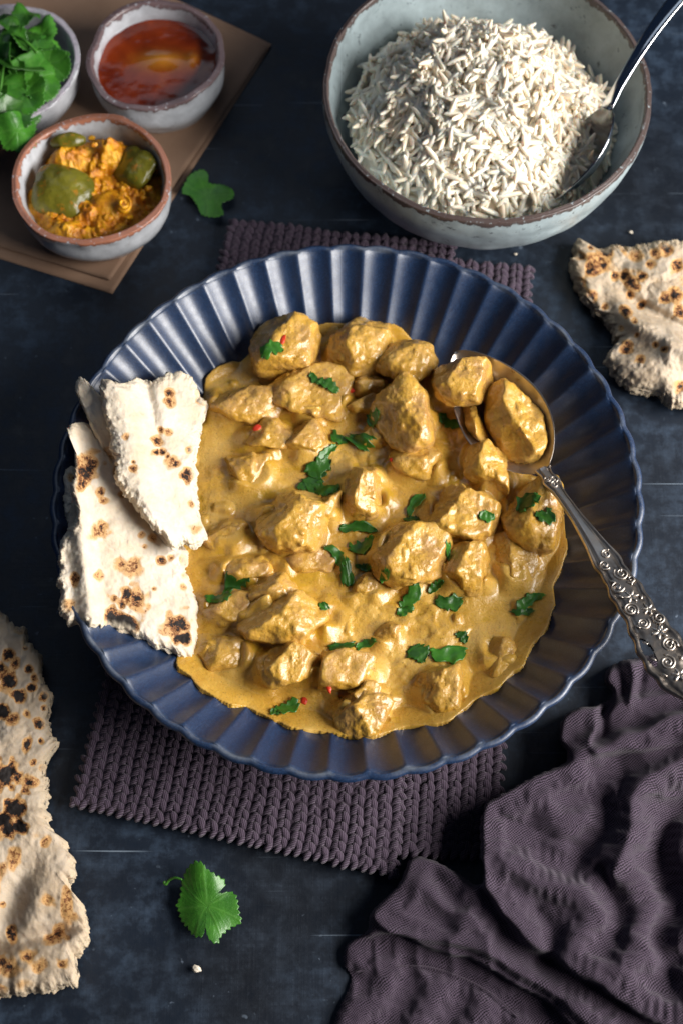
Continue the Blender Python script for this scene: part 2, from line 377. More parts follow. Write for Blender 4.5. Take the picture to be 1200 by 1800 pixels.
# ---------------------------------------------------------------- chicken chunks
# px, py, width px, height px, rotation deg, base z, protrusion, seed, label
CH = [
 (503,612,118,100,10,.030,.0170,1,'rounded chicken chunk at the upper left with a coriander leaf and red chilli on it'),
 (552,690,150,104,-15,.024,.0150,2,'broad chicken chunk below the topmost left one, carrying two coriander shreds'),
 (630,612,112,110,30,.028,.0150,3,'glistening chicken chunk at the top centre of the curry, nearest the plate rim'),
 (715,640,104,82,-20,.030,.0140,4,'chicken chunk between the top centre chunk and the silver spoon'),
 (708,733,98,128,80,.032,.0170,5,'tall upright chicken chunk left of the spoon with a bare side'),
 (645,680,70,42,-10,.027,.0090,6,'small shaded chicken sliver tucked left above the tall upright chunk'),
 (640,712,72,32,15,.026,.0080,7,'thin curved chicken strip left of the tall upright chunk'),
 (813,672,104,92,25,.038,.0150,8,'dark topped chicken chunk overhanging the left side of the spoon bowl'),
 (905,742,88,150,75,.034,.0150,9,'long sauce covered chicken chunk lying inside the spoon bowl'),
 (832,738,30,74,85,.030,.0090,10,'narrow orange edged chicken strip just left of the spoon bowl'),
 (858,825,80,98,60,.028,.0160,11,'chicken chunk beside the spoon neck with a bumpy bright side'),
 (735,812,98,66,-5,.025,.0110,12,'low chicken chunk directly under the tall upright one'),
 (812,903,124,104,20,.026,.0160,13,'grainy chicken chunk in the right middle with a pale green coriander square'),
 (938,912,108,122,50,.026,.0170,14,'chicken chunk at the right edge of the sauce below the spoon neck'),
 (722,975,136,116,10,.026,.0170,15,'large blocky chicken chunk right of the middle of the plate'),
 (817,1003,88,92,35,.024,.0140,16,'rounded chicken chunk touching the lower right of the large blocky one'),
 (517,918,128,108,25,.028,.0180,17,'smooth topped chicken chunk left of the middle with a dark upper face'),
 (637,866,72,92,65,.026,.0140,18,'knobbly chicken chunk right of the coriander cluster in the middle'),
 (578,893,54,56,0,.025,.0110,19,'small chicken piece wedged behind the smooth topped chunk'),
 (430,716,130,62,15,.026,.0110,20,'sauce covered chicken chunk at the upper left beside the folded bread'),
 (476,768,78,56,-20,.024,.0095,21,'lumpy chicken piece with an orange fleck left of the middle top'),
 (538,772,76,58,20,.024,.0105,22,'pale highlighted chicken lump above the coriander cluster'),
 (437,832,86,62,10,.021,.0085,23,'half sunken chicken lump near the upper bread slice'),
 (488,1045,92,62,-10,.026,.0120,24,'chicken piece with a ragged right end behind the wide lower left chunk'),
 (500,1092,146,92,15,.027,.0160,25,'wide chicken chunk at the lower left, behind a shiny round one'),
 (508,1170,106,80,20,.026,.0150,26,'shiny round chicken chunk in front of the wide lower left one'),
 (608,1182,96,66,10,.026,.0130,27,'chicken chunk near the bottom with a red chilli flake on its left'),
 (640,1262,102,86,15,.025,.0150,28,'lowest chicken chunk, at the front edge of the sauce'),
 (778,1222,84,100,60,.024,.0130,29,'ridged chicken chunk at the lower right of the sauce, below the coriander'),
 (878,1160,66,76,80,.022,.0090,30,'smooth low chicken lump at the lower right sauce edge'),
 (905,985,74,96,75,.022,.0090,31,'sauce drowned chicken lump under the right edge chunk'),
 (398,945,72,58,10,.022,.0095,32,'chicken lump beside the lower tip of the folded bread'),
 (432,1003,88,42,20,.023,.0085,33,'narrow chicken piece above the dark coriander leaf on the left'),
 (548,988,104,46,10,.021,.0085,34,'flat chicken piece just below the smooth topped chunk'),
 (682,1114,52,40,25,.021,.0080,35,'small bright chicken bit alone in the smooth sauce at lower middle'),
 (402,1070,92,60,-15,.023,.0090,36,'chicken piece beneath the dark coriander leaf on the left'),
 (400,1150,90,66,15,.022,.0080,37,'mostly sunken chicken lump by the corner of the lower bread'),
 (645,1032,50,36,5,.021,.0070,38,'tiny chicken bit left below the large blocky chunk'),
 (640,1222,62,48,-10,.026,.0110,39,'small pinkish chicken piece joining the two lowest chunks'),
 (660,770,60,40,20,.023,.0080,40,'small chicken scrap between the coriander pieces near the top'),
]
MPP = 0.000272
def chunk_geo(c, sub):
    px, py, wp, hp, rot, zb, pr, seed, _ = c
    D, Fc = ICO[sub]; rg = np.random.default_rng(seed * 13 + 5)
    hc = zb + pr * .12; ctr = P(px, py, hc)
    sc_ = (0.690) / 2570 * (1 - (900 - py) * -0.0)   # metres per px
    dist = abs((ctr - CAM) @ FW); mpp = dist / FPX
    a = wp * mpp / 2 * 1.06; b_ = hp * mpp / 2 * 1.08; cz = pr * .80
    n = 9; nr = rg.normal(size=(n, 3)); nr /= np.linalg.norm(nr, axis=1)[:, None]
    nr[0] = (.25, -.1, .95); nr[1] = (.85, -.35, .35); nr[2] = (-.6, .5, .6)
    nr /= np.linalg.norm(nr, axis=1)[:, None]
    hh = rg.uniform(.54, .92, n)
    p = 26.0
    q = (np.clip(D @ nr.T, 0, None) / hh) ** p
    base = (np.abs(D[:, 0]) ** 2.2 + np.abs(D[:, 1]) ** 2.2 + np.abs(D[:, 2]) ** 2.2) ** (2.6 / 2.2)
    rad = (q.sum(1) + base ** (p / 2.6) * .8) ** (-1 / p)
    # normalise horizontal size
    V = D * rad[:, None]; ext = (V.max(0) - V.min(0)) / 2; V = V / ext
    mid = (V.max(0) + V.min(0)) / 2; V = V - mid
    t = math.radians(rot * .25)
    V = V * np.array([a, b_, cz])
    S = np.array([[math.cos(t), -math.sin(t), 0], [math.sin(t), math.cos(t), 0], [0, 0, 1]])
    V = V @ S.T
    w_ = V + seed * .371
    dsp = .0007 * np.abs(vn(w_ * 120, seed + 21)) + .0010 * fbm(w_ * 70, 2, seed) + .00080 * fbm(w_ * 170, 2, seed + 3) + .00024 * fbm(w_ * 560, 2, seed + 5)
    kn = np.clip(vn(w_ * 260, seed + 9) - .2, 0, 1) * .0024 * np.clip(vn(w_ * 60, seed + 11) + .4, 0, 1)
    V = V + D * (dsp + kn)[:, None]
    V = V + ctr
    return V, Fc
SEG = [(358,700),(372,668),(410,645),(445,625),(480,600),(540,590),(600,580),(660,580),(720,600),(765,650),(800,700),(860,760),(930,830),(972,860),(988,905),(990,950),(968,1015),(958,1085),(925,1148),(905,1182),(868,1212),(822,1232),(782,1268),(720,1280),(660,1298),(600,1298),(555,1290),(500,1276),(440,1250),(380,1224),(332,1192),(322,1160),(318,1100),(290,1000),(270,900),(290,780)]
def sauce_h(X, Y):
    W = np.stack([X, Y, np.zeros_like(X)], -1)
    h = .0228 + .0012 * fbm(W * 42, 2, 3) + .0009 * fbm(W * 110, 3, 9)
    lump = np.clip(vn(W * 170, 21) - .2, 0, 1) * .0042 * np.clip(fbm(W * 28, 2, 31) + .15, 0, 1)
    h = h + lump + .00022 * fbm(W * 420, 2, 41) * np.clip(vn(W * 25, 43) + .4, 0, 1)
    for c in CH:
        ctr = P(c[0], c[1], .026); mpp = abs((ctr - CAM) @ FW) / FPX
        a = c[2] * mpp / 2; b_ = c[3] * mpp / 2
        dx = (X - ctr[0]); dy = (Y - ctr[1]); q = np.sqrt((dx / a) ** 2 + (dy / b_) ** 2)
        d = np.maximum(0, (q - .88)) * min(a, b_)
        h = np.maximum(h, .0225 + np.minimum(c[6] * .72, .0110) * np.exp(-(d / .0046) ** 1.2) * (0.62 + .62 * vn(W * 130, c[7])))
    return h
def build_curry():
    OUT = catmull([P(x, y, .022)[:2] for x, y in SEG], 6)
    OUT = OUT + .0022 * np.stack([fbm(np.c_[OUT * 75, OUT[:, :1] * 0], 2, 5), fbm(np.c_[OUT * 90, OUT[:, :1] * 0], 2, 8)], -1)
    st = .00058; x0, y0 = OUT.min(0) - .004; x1, y1 = OUT.max(0) + .004
    gx = np.arange(x0, x1, st); gy = np.arange(y0, y1, st); X, Y = np.meshgrid(gx, gy, indexing='ij')
    sd = sdist(X, Y, OUT) + .0018; h = sauce_h(X, Y)
    zp = zplate(np.hypot(X - PC[0], Y - PC[1])) + .0006
    k = np.clip(sd / .0075, 0, 1); k = np.sqrt(np.clip(1 - (1 - k) ** 2, 0, 1))
    Z = np.where(sd > 0, zp + (np.maximum(h, zp + .0020) - zp) * k, zp - .003)
    V = np.stack([X, Y, Z], -1).reshape(-1, 3); Fq = gridf(len(gx), len(gy))
    keep = (sd.ravel() > -.0012)[Fq].all(1); Fq = Fq[keep]
    used = np.unique(Fq); mp = np.full(len(V), -1); mp[used] = np.arange(len(used))
    V = V[used]; Fq = mp[Fq]
    top('curry_sauce', V, Fq, MS, 'thick golden yellow curry sauce pooled in the fluted plate', 'curry')
    polys = [(V, Fq)]
    for c in CH:
        big = c[2] * c[3] > 6500
        V2, F2 = chunk_geo(c, 6 if big else 5)
        top('chicken_chunk', V2, F2, MC, c[8], 'chicken', 'curried chicken chunks')
        V3, F3 = chunk_geo(c, 4); polys.append((V3, F3))
    verts = []; faces = []; o = 0
    for V_, F_ in polys:
        verts += V_.tolist(); faces += (F_ + o).tolist(); o += len(V_)
    return BVHTree.FromPolygons(verts, faces)
BVH = build_curry()
def camhit(px, py):
    d = P(px, py, 0.0) - CAM; d /= np.linalg.norm(d)
    h = BVH.ray_cast(Vector(CAM), Vector(d)); return np.array(h[0]) if h[0] is not None else P(px, py, .026)
def drop(x, y, z0):
    h = BVH.ray_cast(Vector((x, y, z0 + .006)), Vector((0, 0, -1)), .03)
    return h[0].z if h[0] is not None else z0
# ---------------------------------------------------------------- chopped coriander
CB = [
 (477,614,36,26,20,'dark coriander leaf scrap on the upper left rounded chunk'),
 (555,667,26,13,-40,'short coriander shred, left one of the pair on the broad upper left chunk'),
 (578,678,36,17,-25,'longer coriander shred, right one of the pair on the broad upper left chunk'),
 (655,734,20,20,0,'small dark coriander square left of the tall upright chunk'),
 (634,772,22,46,60,'bent coriander shred between the top middle and the coriander cluster'),
 (596,772,30,18,-30,'small curled coriander shred at the top of the central cluster'),
 (574,800,44,12,50,'thin pale coriander sliver leading into the central cluster'),
 (561,822,46,28,35,'coriander leaf forming the upper half of the central cluster'),
 (553,846,44,30,60,'crumpled coriander leaf in the centre of the cluster'),
 (572,860,40,26,-25,'coriander leaf at the lower right tip of the cluster'),
 (536,856,26,14,10,'coriander scrap at the lower left tip of the cluster'),
 (788,743,42,19,-35,'coriander strip just left of the spoon bowl'),
 (727,888,44,15,55,'dark coriander sliver standing above the large blocky chunk'),
 (722,914,24,14,10,'small coriander scrap at the foot of the dark sliver above the blocky chunk'),
 (630,930,62,17,-3,'horizontal coriander shred right of the smooth topped chunk'),
 (637,961,42,28,20,'dark folded coriander leaf left of the large blocky chunk'),
 (590,976,46,17,-48,'upper half of the long curved coriander strip below the smooth topped chunk'),
 (609,1010,20,46,10,'lower end of the long curved coriander strip below the smooth topped chunk'),
 (675,1013,14,14,0,'tiny coriander square below the large blocky chunk'),
 (640,998,28,10,-10,'fine coriander thread left of the tiny square'),
 (415,1028,48,28,40,'upper half of the dark coriander leaf at the left of the sauce'),
 (385,1052,44,22,10,'lower half of the dark coriander leaf at the left of the sauce'),
 (570,1068,16,14,30,'tiny coriander fleck right of the wide lower left chunk'),
 (722,1050,44,22,55,'coriander shred standing alone in the smooth sauce centre'),
 (712,1075,28,14,20,'coriander scrap at the foot of the shred in the sauce centre'),
 (788,1060,44,26,5,'square coriander piece in the sauce below the right chunks'),
 (765,1034,26,11,35,'thin coriander piece between the large blocky chunk and the square piece'),
 (855,908,24,17,-5,'pale green coriander square on the grainy right chunk'),
 (925,884,38,30,35,'crumpled coriander leaf on the chunk at the right sauce edge, left of its pair'),
 (958,908,30,24,30,'flat coriander leaf on the chunk at the right sauce edge, right of its pair'),
 (928,1058,52,18,32,'coriander shred at the right edge of the sauce, upper of two'),
 (917,1076,38,12,0,'coriander shred at the right edge of the sauce, lower of two'),
 (812,1120,22,16,-50,'tiny coriander scrap above the large square leaf at the lower right'),
 (787,1151,56,26,2,'large squarish coriander leaf at the lower right of the sauce'),
 (735,1149,34,32,-50,'ragged coriander leaf left of the large squarish one'),
 (601,1138,44,22,10,'triangular coriander leaf above the lowest chunks'),
 (642,1133,32,15,20,'small coriander scrap right of the triangular one'),
 (507,1244,38,22,25,'coriander leaf in the sauce at the lower left front'),
 (484,1252,16,12,0,'tiny pale coriander bit beside the lower left front leaf'),
 (787,968,8,26,0,'thin coriander thread on the right side of the large blocky chunk'),
]
def coriander_bit(k, c):
    px, py, L, W, rot, label = c; s = 700 + k
    ctr = camhit(px, py); mpp = abs((ctr - CAM) @ FW) / FPX
    L, W = L * mpp * 1.1, W * mpp * .98; n, m = 17, 9
    u = np.linspace(-1, 1, n); v = np.linspace(-1, 1, m); U, Vv = np.meshgrid(u, v, indexing='ij')
    seg = .5 + .5 * np.abs(vn(np.stack([u * 3.1, u * 0, u * 0 + s], -1), 3))
    wf = (.75 + .45 * seg) * np.sqrt(np.clip(1.12 - np.abs(u) ** 3, .05, 1))
    jag = 1 + .42 * vn(np.stack([U * 5, Vv * 1.1, U * 0 + s], -1), 5)
    lx = U * L / 2 * (1 + .14 * vn(np.stack([Vv * 3, U * 0 + s, U * 0], -1), 7)); ly = Vv * W / 2 * wf[:, None] * jag
    ly = ly + (U ** 2 - .4) * W * .25 * (1 if s % 2 else -1)
    t = math.radians(rot); X = ctr[0] + lx * math.cos(t) - ly * math.sin(t); Y = ctr[1] + lx * math.sin(t) + ly * math.cos(t)
    Z = np.array([[drop(X[i, j], Y[i, j], ctr[2]) for j in range(m)] for i in range(n)])
    Z = np.clip(Z, ctr[2] - .004, ctr[2] + .004)
    for _ in range(3):
        Zp = np.pad(Z, 1, mode='edge'); Zs = (Zp[:-2, 1:-1] + Zp[2:, 1:-1] + Zp[1:-1, :-2] + Zp[1:-1, 2:] + Zp[1:-1, 1:-1]) / 5; Z = np.maximum(Zs, Z)
    cur = .0005 * vn(np.stack([U * 1.5, Vv, U * 0 + s], -1), 11) + .0004 * np.abs(Vv) ** 2
    Z = Z + .0006 + np.clip(cur, 0, 1) + .00010 * np.sin(U * 9 + s)
    top_ = np.stack([X, Y, Z], -1).reshape(-1, 3); bot = top_ - np.array([0, 0, .00025])
    Fq = gridf(n, m); V = np.concatenate([top_, bot]); nm = n * m
    rim = [i * m for i in range(n)] + [(n - 1) * m + j for j in range(1, m)] + [i * m + m - 1 for i in range(n - 2, -1, -1)] + [j for j in range(m - 2, 0, -1)]
    rim = np.array(rim); r2 = np.roll(rim, -1)
    Fq = np.concatenate([Fq, Fq[:, ::-1] + nm, np.stack([rim, rim + nm, r2 + nm, r2], -1)])
    vein = np.exp(-(Vv / .12) ** 2).ravel(); vein = vein + .5 * (np.abs(np.sin(U * 6 + Vv * 2)) < .12).ravel()
    top('coriander_piece', V, Fq, ML if k % 3 else MLB, label, 'coriander', 'chopped coriander on the curry', attrs={'vein': np.concatenate([vein, vein]) * .35})
for k, c in enumerate(CB): coriander_bit(k, c)
# chilli flakes
MCH = m_simple('red_chilli', (.45, .02, .01), (.6, .06, .02), 200, .3)
for px, py, L, W, rot, lab in ((497,597,10,22,-15,'red chilli flake on the upper left rounded chunk'), (577,1208,9,24,20,'red chilli flake on the chunk near the bottom'), (618,686,12,10,0,'small red chilli dot on the broad upper left chunk'), (452,752,16,12,30,'orange red chilli bit on the lumpy left piece'), (535,1232,12,14,0,'faint red chilli fleck in the front sauce'), (688,1040 - 232,10,8,0,'tiny red chilli speck under the tall upright chunk')):
    ctr = camhit(px, py); D, Fc = ICO[3]; V = D * np.array([L, W, 5]) * .5 * MPP * (1 + .25 * vn(D * 2 + px, 3))[:, None]
    t = math.radians(rot); R = np.array([[math.cos(t), -math.sin(t), 0], [math.sin(t), math.cos(t), 0], [0, 0, 1]])
    top('chilli_flake', V @ R.T + ctr, Fc, MCH, lab, 'chilli', 'red chilli flakes in the curry')
# ---------------------------------------------------------------- bread
def slab(outline, zf, thick, seed, spots=(), na=520, nt_=110, jag=5.0, wav=.0016, centre=None, noisechar=0.0, puff=0.0):
    """a torn sheet of bread: top, crumbly torn edge, underside; outline in photograph pixels at its own height zf"""
    O = catmull(outline, 24); L = np.r_[0, np.cumsum(np.linalg.norm(np.diff(np.r_[O, O[:1]], axis=0), axis=1))]
    s = np.linspace(0, L[-1], na, endpoint=False); OO = np.r_[O, O[:1]]
    O = np.stack([np.interp(s, L, OO[:, 0]), np.interp(s, L, OO[:, 1])], -1)
    c = O.mean(0) if centre is None else np.array(centre, float)
    dirs = O - c; rr = np.linalg.norm(dirs, axis=1); dn = dirs / rr[:, None]
    q = np.c_[O / 26.0, np.full(na, seed * 1.7)]
    jg = jag * (.9 * fbm(q, 6, seed, .68))
    O = O + dn * jg[:, None]
    t = 1 - (1 - np.linspace(0, 1, nt_)) ** 1.15
    px = c[0] + (O[:, 0] - c[0])[None] * t[:, None]; py = c[1] + (O[:, 1] - c[1])[None] * t[:, None]
    z = zf(px, py)
    P0 = P(px, py, z); W = P0 * np.array([1, 1, 0]) + seed
    dedge = (1 - t)[:, None] * rr[None] * MPP      # metres to the edge
    relief = wav * fbm(W * 40, 2, seed) + wav * .30 * fbm(W * 150, 3, seed + 3) + .00014 * fbm(W * 500, 3, seed + 6) - .0007 * np.clip(vn(W * 380, seed + 7) - .55, 0, 1)
    blis = np.clip(vn(W * 70, seed + 8) - .3, 0, 1) * puff
    rnd = thick * .45 * (1 - np.sqrt(np.clip(1 - (1 - np.clip(dedge / (thick * .8), 0, 1)) ** 2, 0, 1)))
    char = np.zeros_like(px)
    for sx, sy, sr, sa in spots:
        wd = 1 + .45 * vn(np.stack([px / 11, py / 11, px * 0 + seed], -1), 77)
        dd = np.hypot(px - sx, (py - sy)) / (sr * wd)
        char = np.maximum(char, sa * np.clip(1.25 - dd, 0, 1.0))
    if noisechar: 
        nn = np.clip((vn(W * 120, seed + 20) - (.62 - noisechar * .3)) * 3, 0, 1) * np.clip(fbm(W * 25, 2, seed + 25) + .35, 0, 1)
        char = np.maximum(char, nn * 1.0)
    relief = relief + .0009 * fbm(W * 330, 3, seed + 12) * ss(.007, .0005, dedge)
    Zt = z + relief + blis - rnd - .0006 * np.clip(char, 0, 1)
    T = P(px, py, Zt)
    cr = ss(.0045, .0, dedge) * .85
    side = []; ns = 9
    base = T[-1]; Dn = np.stack([dn[:, 0], -dn[:, 1], dn[:, 0] * 0], -1)
    for k in range(1, ns + 1):
        f = k / ns; pt = base.copy(); pt[:, 2] -= thick * .75 * f
        out = math.sin(f * math.pi) * .0006
        nz = .0011 * fbm(np.c_[base[:, :2] * 420, np.full(na, f * 3.0 + seed)], 3, seed + 30)
        pt = pt + Dn * (out + nz)[:, None]; side.append(pt)
    side = np.array(side)
    bt = T[::-1][1:].copy()[::4]; bt[..., 2] = bt[..., 2] - thick * .8 + rnd[::-1][1:][::4] * 1.6
    allv = np.concatenate([T, side, bt]); n = len(allv)
    ca = np.concatenate([char, np.repeat(char[-1][None] * .6, ns, 0), np.zeros((len(bt), na))])
    cra = np.concatenate([cr, np.ones((ns, na)), np.zeros((len(bt), na))])
    return allv.reshape(-1, 3), gridf(n, na, False, True), {'char': ca.ravel(), 'crumb': cra.ravel()}
def lin(x0, z0, x1, z1): return lambda px, py: z0 + (z1 - z0) * np.clip((px - x0) / (x1 - x0), -.3, 1.3)
def build_bread():
    # lower slice on the plate
    t = empty('naan_slice', P(230, 960, .03), 'charred lower naan slice leaning on the left rim of the plate', 'bread', 'torn naan pieces')
    o = [(118,752),(152,744),(186,790),(225,850),(275,905),(322,960),(326,1010),(346,1058),(347,1092),(338,1152),(300,1140),(262,1128),(226,1108),(190,1104),(150,1092),(114,1082),(104,1040),(106,985),(116,940),(136,905),(126,860),(133,800)]
    zf = lambda px, py: .0605 - .031 * np.clip((px - 105) / 240, -.2, 1.2) + .004 * np.sin((py - 740) / 75.0) * ss(330, 150, px) + .006 * ss(.35, 0, np.abs((px - 150) / 90 - (py - 1000) / 700))
    sp = [(240,1055,23,1.1),(225,1045,12,1.25),(213,1092,24,1.75),(232,1098,14,1.5),(197,1085,14,1.4),(312,1098,26,1.1),(325,1122,17,1.6),(175,935,16,.72),(180,925,10,.9),(232,995,17,.85),(215,992,12,.8),(132,1018,13,1.0),(173,1012,9,.7),(150,830,24,1.1),(160,815,20,1.0),(135,815,12,.9),(178,865,10,.9),(183,880,8,.8),(285,985,9,1.3),(270,945,10,.6),(250,940,8,.8),(300,980,8,.8),(325,985,9,1.1),(330,1010,8,1.0),(200,1050,9,.7),(215,1065,9,1.0),(120,1065,12,.6),(255,960,8,.6),(325,1032,7,.7),(272,1035,5,.9),(145,850,14,1.0),(230,850,18,.9),(210,830,16,.9),(215,870,8,.8)]
    V, Fq, A = slab(o, zf, .0075, 11, sp, wav=.0014); part('crust', V, Fq, MN, t, A)
    o = [(113,838),(126,815),(142,840),(150,890),(140,925),(122,930),(116,890)]
    V, Fq, A = slab(o, lambda px, py: .052 + 0 * px, .005, 12, [(128,840,10,.7)], na=200, nt_=30, jag=4); part('lower_layer', V, Fq, MN, t, A)
    # upper folded slice
    t = empty('naan_slice', P(270, 800, .04), 'folded upper naan slice lying across the charred one', 'bread', 'torn naan pieces')
    o = [(176,690),(186,668),(212,672),(240,664),(275,668),(315,655),(338,672),(352,700),(362,722),(348,758),(344,800),(347,850),(350,905),(363,938),(345,955),(322,950),(306,962),(286,940),(262,915),(238,885),(214,850),(206,815),(198,775),(188,735)]
    zf = lambda px, py: .0700 - .034 * np.clip((px - 170) / 190, -.2, 1.2) + .0045 * np.exp(-((px - 215 - (py - 700) * .25) / 28) ** 2) - .0045 * np.exp(-((px - 262 - (py - 700) * .22) / 12) ** 2) * ss(860, 700, py)
    sp = [(297,690,9,1.1),(299,705,10,.9),(277,775,11,1.1),(276,795,8,1.2),(285,795,8,1.1),(300,810,14,.75),(329,835,13,1.2),(235,822,9,1.15),(234,812,6,1.0),(222,768,7,.8),(296,760,8,.7),(333,790,7,.9),(353,705,9,1.5),(336,885,7,.8),(345,930,14,.5),(283,755,6,.9),(310,815,7,1.0),(295,802,7,1.0),(350,690,6,1.0),(215,860,8,.6)]
    V, Fq, A = slab(o, zf, .0060, 21, sp, wav=.0013); part('crust', V, Fq, MN, t, A)
    o = [(132,678),(146,666),(170,690),(196,720),(214,790),(236,860),(276,912),(316,950),(300,962),(270,935),(232,890),(200,840),(178,790),(160,745),(146,715)]
    zf = lambda px, py: .0625 - .026 * np.clip((py - 670) / 290, 0, 1.1)
    V, Fq, A = slab(o, zf, .0058, 22, [(186,800,16,.5),(210,850,14,.7)], na=420, nt_=36, jag=5); part('folded_layer', V, Fq, MN, t, A)
    # right piece
    t = empty('naan_piece', P(1130, 560, .0), 'crumpled toasted naan piece lying on the table at the right', 'bread', 'torn naan pieces')
    o = [(1016,424),(1048,432),(1080,428),(1110,434),(1150,424),(1220,428),(1330,440),(1340,600),(1330,720),(1240,700),(1186,712),(1156,690),(1118,676),(1084,654),(1070,626),(1082,596),(1066,568),(1052,548),(1026,522),(1010,474)]
    zf = lambda px, py: .014 + .010 * np.exp(-(((py - 560) - (px - 1110) * .55) / 26) ** 2) * ss(1060, 1110, px) + .008 * np.exp(-((px - 1160) / 60) ** 2 - ((py - 640) / 40) ** 2) - .006 * np.exp(-(((py - 528) - (px - 1110) * .55) / 12) ** 2) * ss(1080, 1120, px)
    sp = [(1063,440,17,1.7),(1055,455,10,1.2),(1060,466,11,1.1),(1020,450,8,1.3),(1037,435,7,1.2),(1110,495,16,1.2),(1095,485,10,1.2),(1080,485,9,1.1),(1125,487,12,1.0),(1098,547,11,1.3),(1128,537,9,1.2),(1105,517,7,1.2),(1100,615,10,1.2),(1103,606,9,1.0),(1123,632,10,.9),(1038,525,9,1.2),(1168,525,12,1.1),(1185,520,13,1.1),(1170,440,12,1.3),(1190,465,14,1.1),(1150,445,9,1.0),(1120,450,14,.8),(1095,438,9,1.0),(1140,465,9,.9),(1195,550,14,1.1),(1060,540,7,1.1),(1167,614,8,.9),(1150,606,7,.8),(1195,680,10,1.1),(1115,565,7,.8),(1090,575,6,.8),(1118,590,6,.8)]
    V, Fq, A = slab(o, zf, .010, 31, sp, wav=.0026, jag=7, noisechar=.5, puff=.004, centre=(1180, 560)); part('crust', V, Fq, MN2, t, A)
    o = [(1075,600),(1100,580),(1150,600),(1230,620),(1240,690),(1180,705),(1120,670),(1085,640)]
    # left piece
    t = empty('naan_piece', P(30, 1400, .0), 'long blistered naan piece at the left edge with black char rings', 'bread', 'torn naan pieces')
    o = [(-150,1020),(-60,1040),(0,1076),(24,1098),(42,1100),(46,1130),(68,1156),(72,1200),(86,1226),(78,1272),(95,1306),(80,1336),(80,1400),(86,1452),(112,1476),(128,1520),(120,1560),(142,1586),(151,1634),(146,1668),(130,1688),(132,1722),(60,1740),(0,1750),(-80,1762),(-150,1700),(-170,1400)]
    zf = lambda px, py: .016 + .006 * np.exp(-((py - 1560) / 90) ** 2) - .0075 * np.exp(-(((px - 30) - (py - 1570) * -.35) / 26) ** 2 - ((py - 1580) / 75) ** 2) + .005 * np.exp(-((py - 1330) / 160) ** 2 - ((px - 10) / 60) ** 2) - .006 * np.exp(-(((py - 1665) + (px) * .28) / 14) ** 2)
    sp = [(16,1152,12,1.3),(28,1165,11,1.1),(50,1176,9,1.3),(15,1198,18,1.45),(33,1222,13,1.5),(5,1252,15,1.5),(22,1264,12,1.2),(55,1208,8,1.3),(60,1190,8,1.2),(78,1224,8,1.4),(70,1273,10,1.4),(48,1308,13,1.3),(72,1302,8,1.2),(10,1362,24,1.65),(18,1355,14,1.4),(53,1375,13,1.25),(45,1390,9,1.0),(25,1420,18,1.9),(5,1440,15,1.8),(35,1455,14,1.8),(15,1458,14,1.6),(25,1515,14,.7),(80,1480,11,.8),(105,1640,16,.95),(90,1650,13,.8),(50,1680,14,.8),(15,1700,18,.8),(5,1690,13,1.1),(110,1695,10,.9),(85,1580,14,.6),(5,1590,9,.8),(75,1160,7,1.1),(45,1140,6,1.1),(35,1105,8,1.0),(2,1175,9,1.3),(60,1340,6,1.1),(78,1245,6,1.1),(48,1255,7,1.0),(130,1610,10,.5),(70,1700,16,.6),(0,1742,12,.8),(75,1350,7,.9)]
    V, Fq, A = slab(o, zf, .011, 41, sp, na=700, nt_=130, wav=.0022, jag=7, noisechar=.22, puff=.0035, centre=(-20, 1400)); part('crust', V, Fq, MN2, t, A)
build_bread()
# ---------------------------------------------------------------- bowls
def bowl(name, c, rimR, rimZ, baseR, thick, m, label, wob=0.0, seed=1, full=.6, z0=.0012, lipdip=None, group=None):
    na = 200; a = np.linspace(0, 2 * np.pi, na, endpoint=False)
    H = rimZ - z0
    out = [(0, .0025), (baseR * .8, .0025), (baseR * .86, 0), (baseR, 0), (baseR + (rimR - baseR) * .42, H * .20), (baseR + (rimR - baseR) * (.42 + full * .45), H * .48), (rimR - .0012, H * .80), (rimR, H * .97), (rimR - thick * .3, H), ]
    inn = [(rimR - thick * .9, H * .985), (rimR - thick * 1.25, H * .80), (baseR + (rimR - baseR) * (.42 + full * .40) - thick, H * .50), (baseR + (rimR - baseR) * .3 - thick, H * .24), (baseR * .7, thick * 1.2), (0, thick * 1.1)]
    pr = catmull(out + inn, 8, False); n = len(pr)
    r = pr[:, 0][:, None]; z = pr[:, 1][:, None]
    q = np.stack([np.cos(a) * 1.3, np.sin(a) * 1.3, a * 0 + seed], -1)
    w_ = wob * fbm(q, 2, seed)[None]; hz = (z / H) ** 2
    R = np.clip(r * (1 + w_ * .9 * np.clip(z / H, 0, 1)), 0, None)
    Z = z * (1 + w_[:, np.roll(np.arange(na), 40)] * .9 * hz)
    if lipdip is not None:
        for da, dw, dd in lipdip:
            g = np.exp(-((np.angle(np.exp(1j * (a - math.radians(da))))) / math.radians(dw)) ** 2)[None]
            Z = Z - dd * g * hz; R = R - dd * .6 * g * hz * (r > baseR)
    R = R + .00045 * fbm(np.stack([np.cos(a)[None] * r * 90 * np.ones_like(z), np.sin(a)[None] * r * 90, z * 90 * np.ones_like(a)[None]], -1), 2, seed + 3) * (r > .004)
    V = np.stack([c[0] + R * np.cos(a), c[1] + R * np.sin(a), z0 + Z], -1)
    kk = len(out) * 8 - 4; idx = np.arange(n)
    s = np.r_[0, np.cumsum(np.linalg.norm(np.diff(pr, axis=0), axis=1))]; s0 = np.interp(kk - 2, idx, s)
    rim = np.clip(1 - np.abs(s - s0) / .009, 0, 1)[:, None] * np.ones(na)[None]
    return top(name, V, gridf(n, na, False, True), m, label, 'bowl', group, attrs={'rim': rim})
MG1 = m_ceramic('grey_green_stoneware', (.42, .51, .54), (.035, .04, .05), (.060, .026, .018), .52, .30, .75)
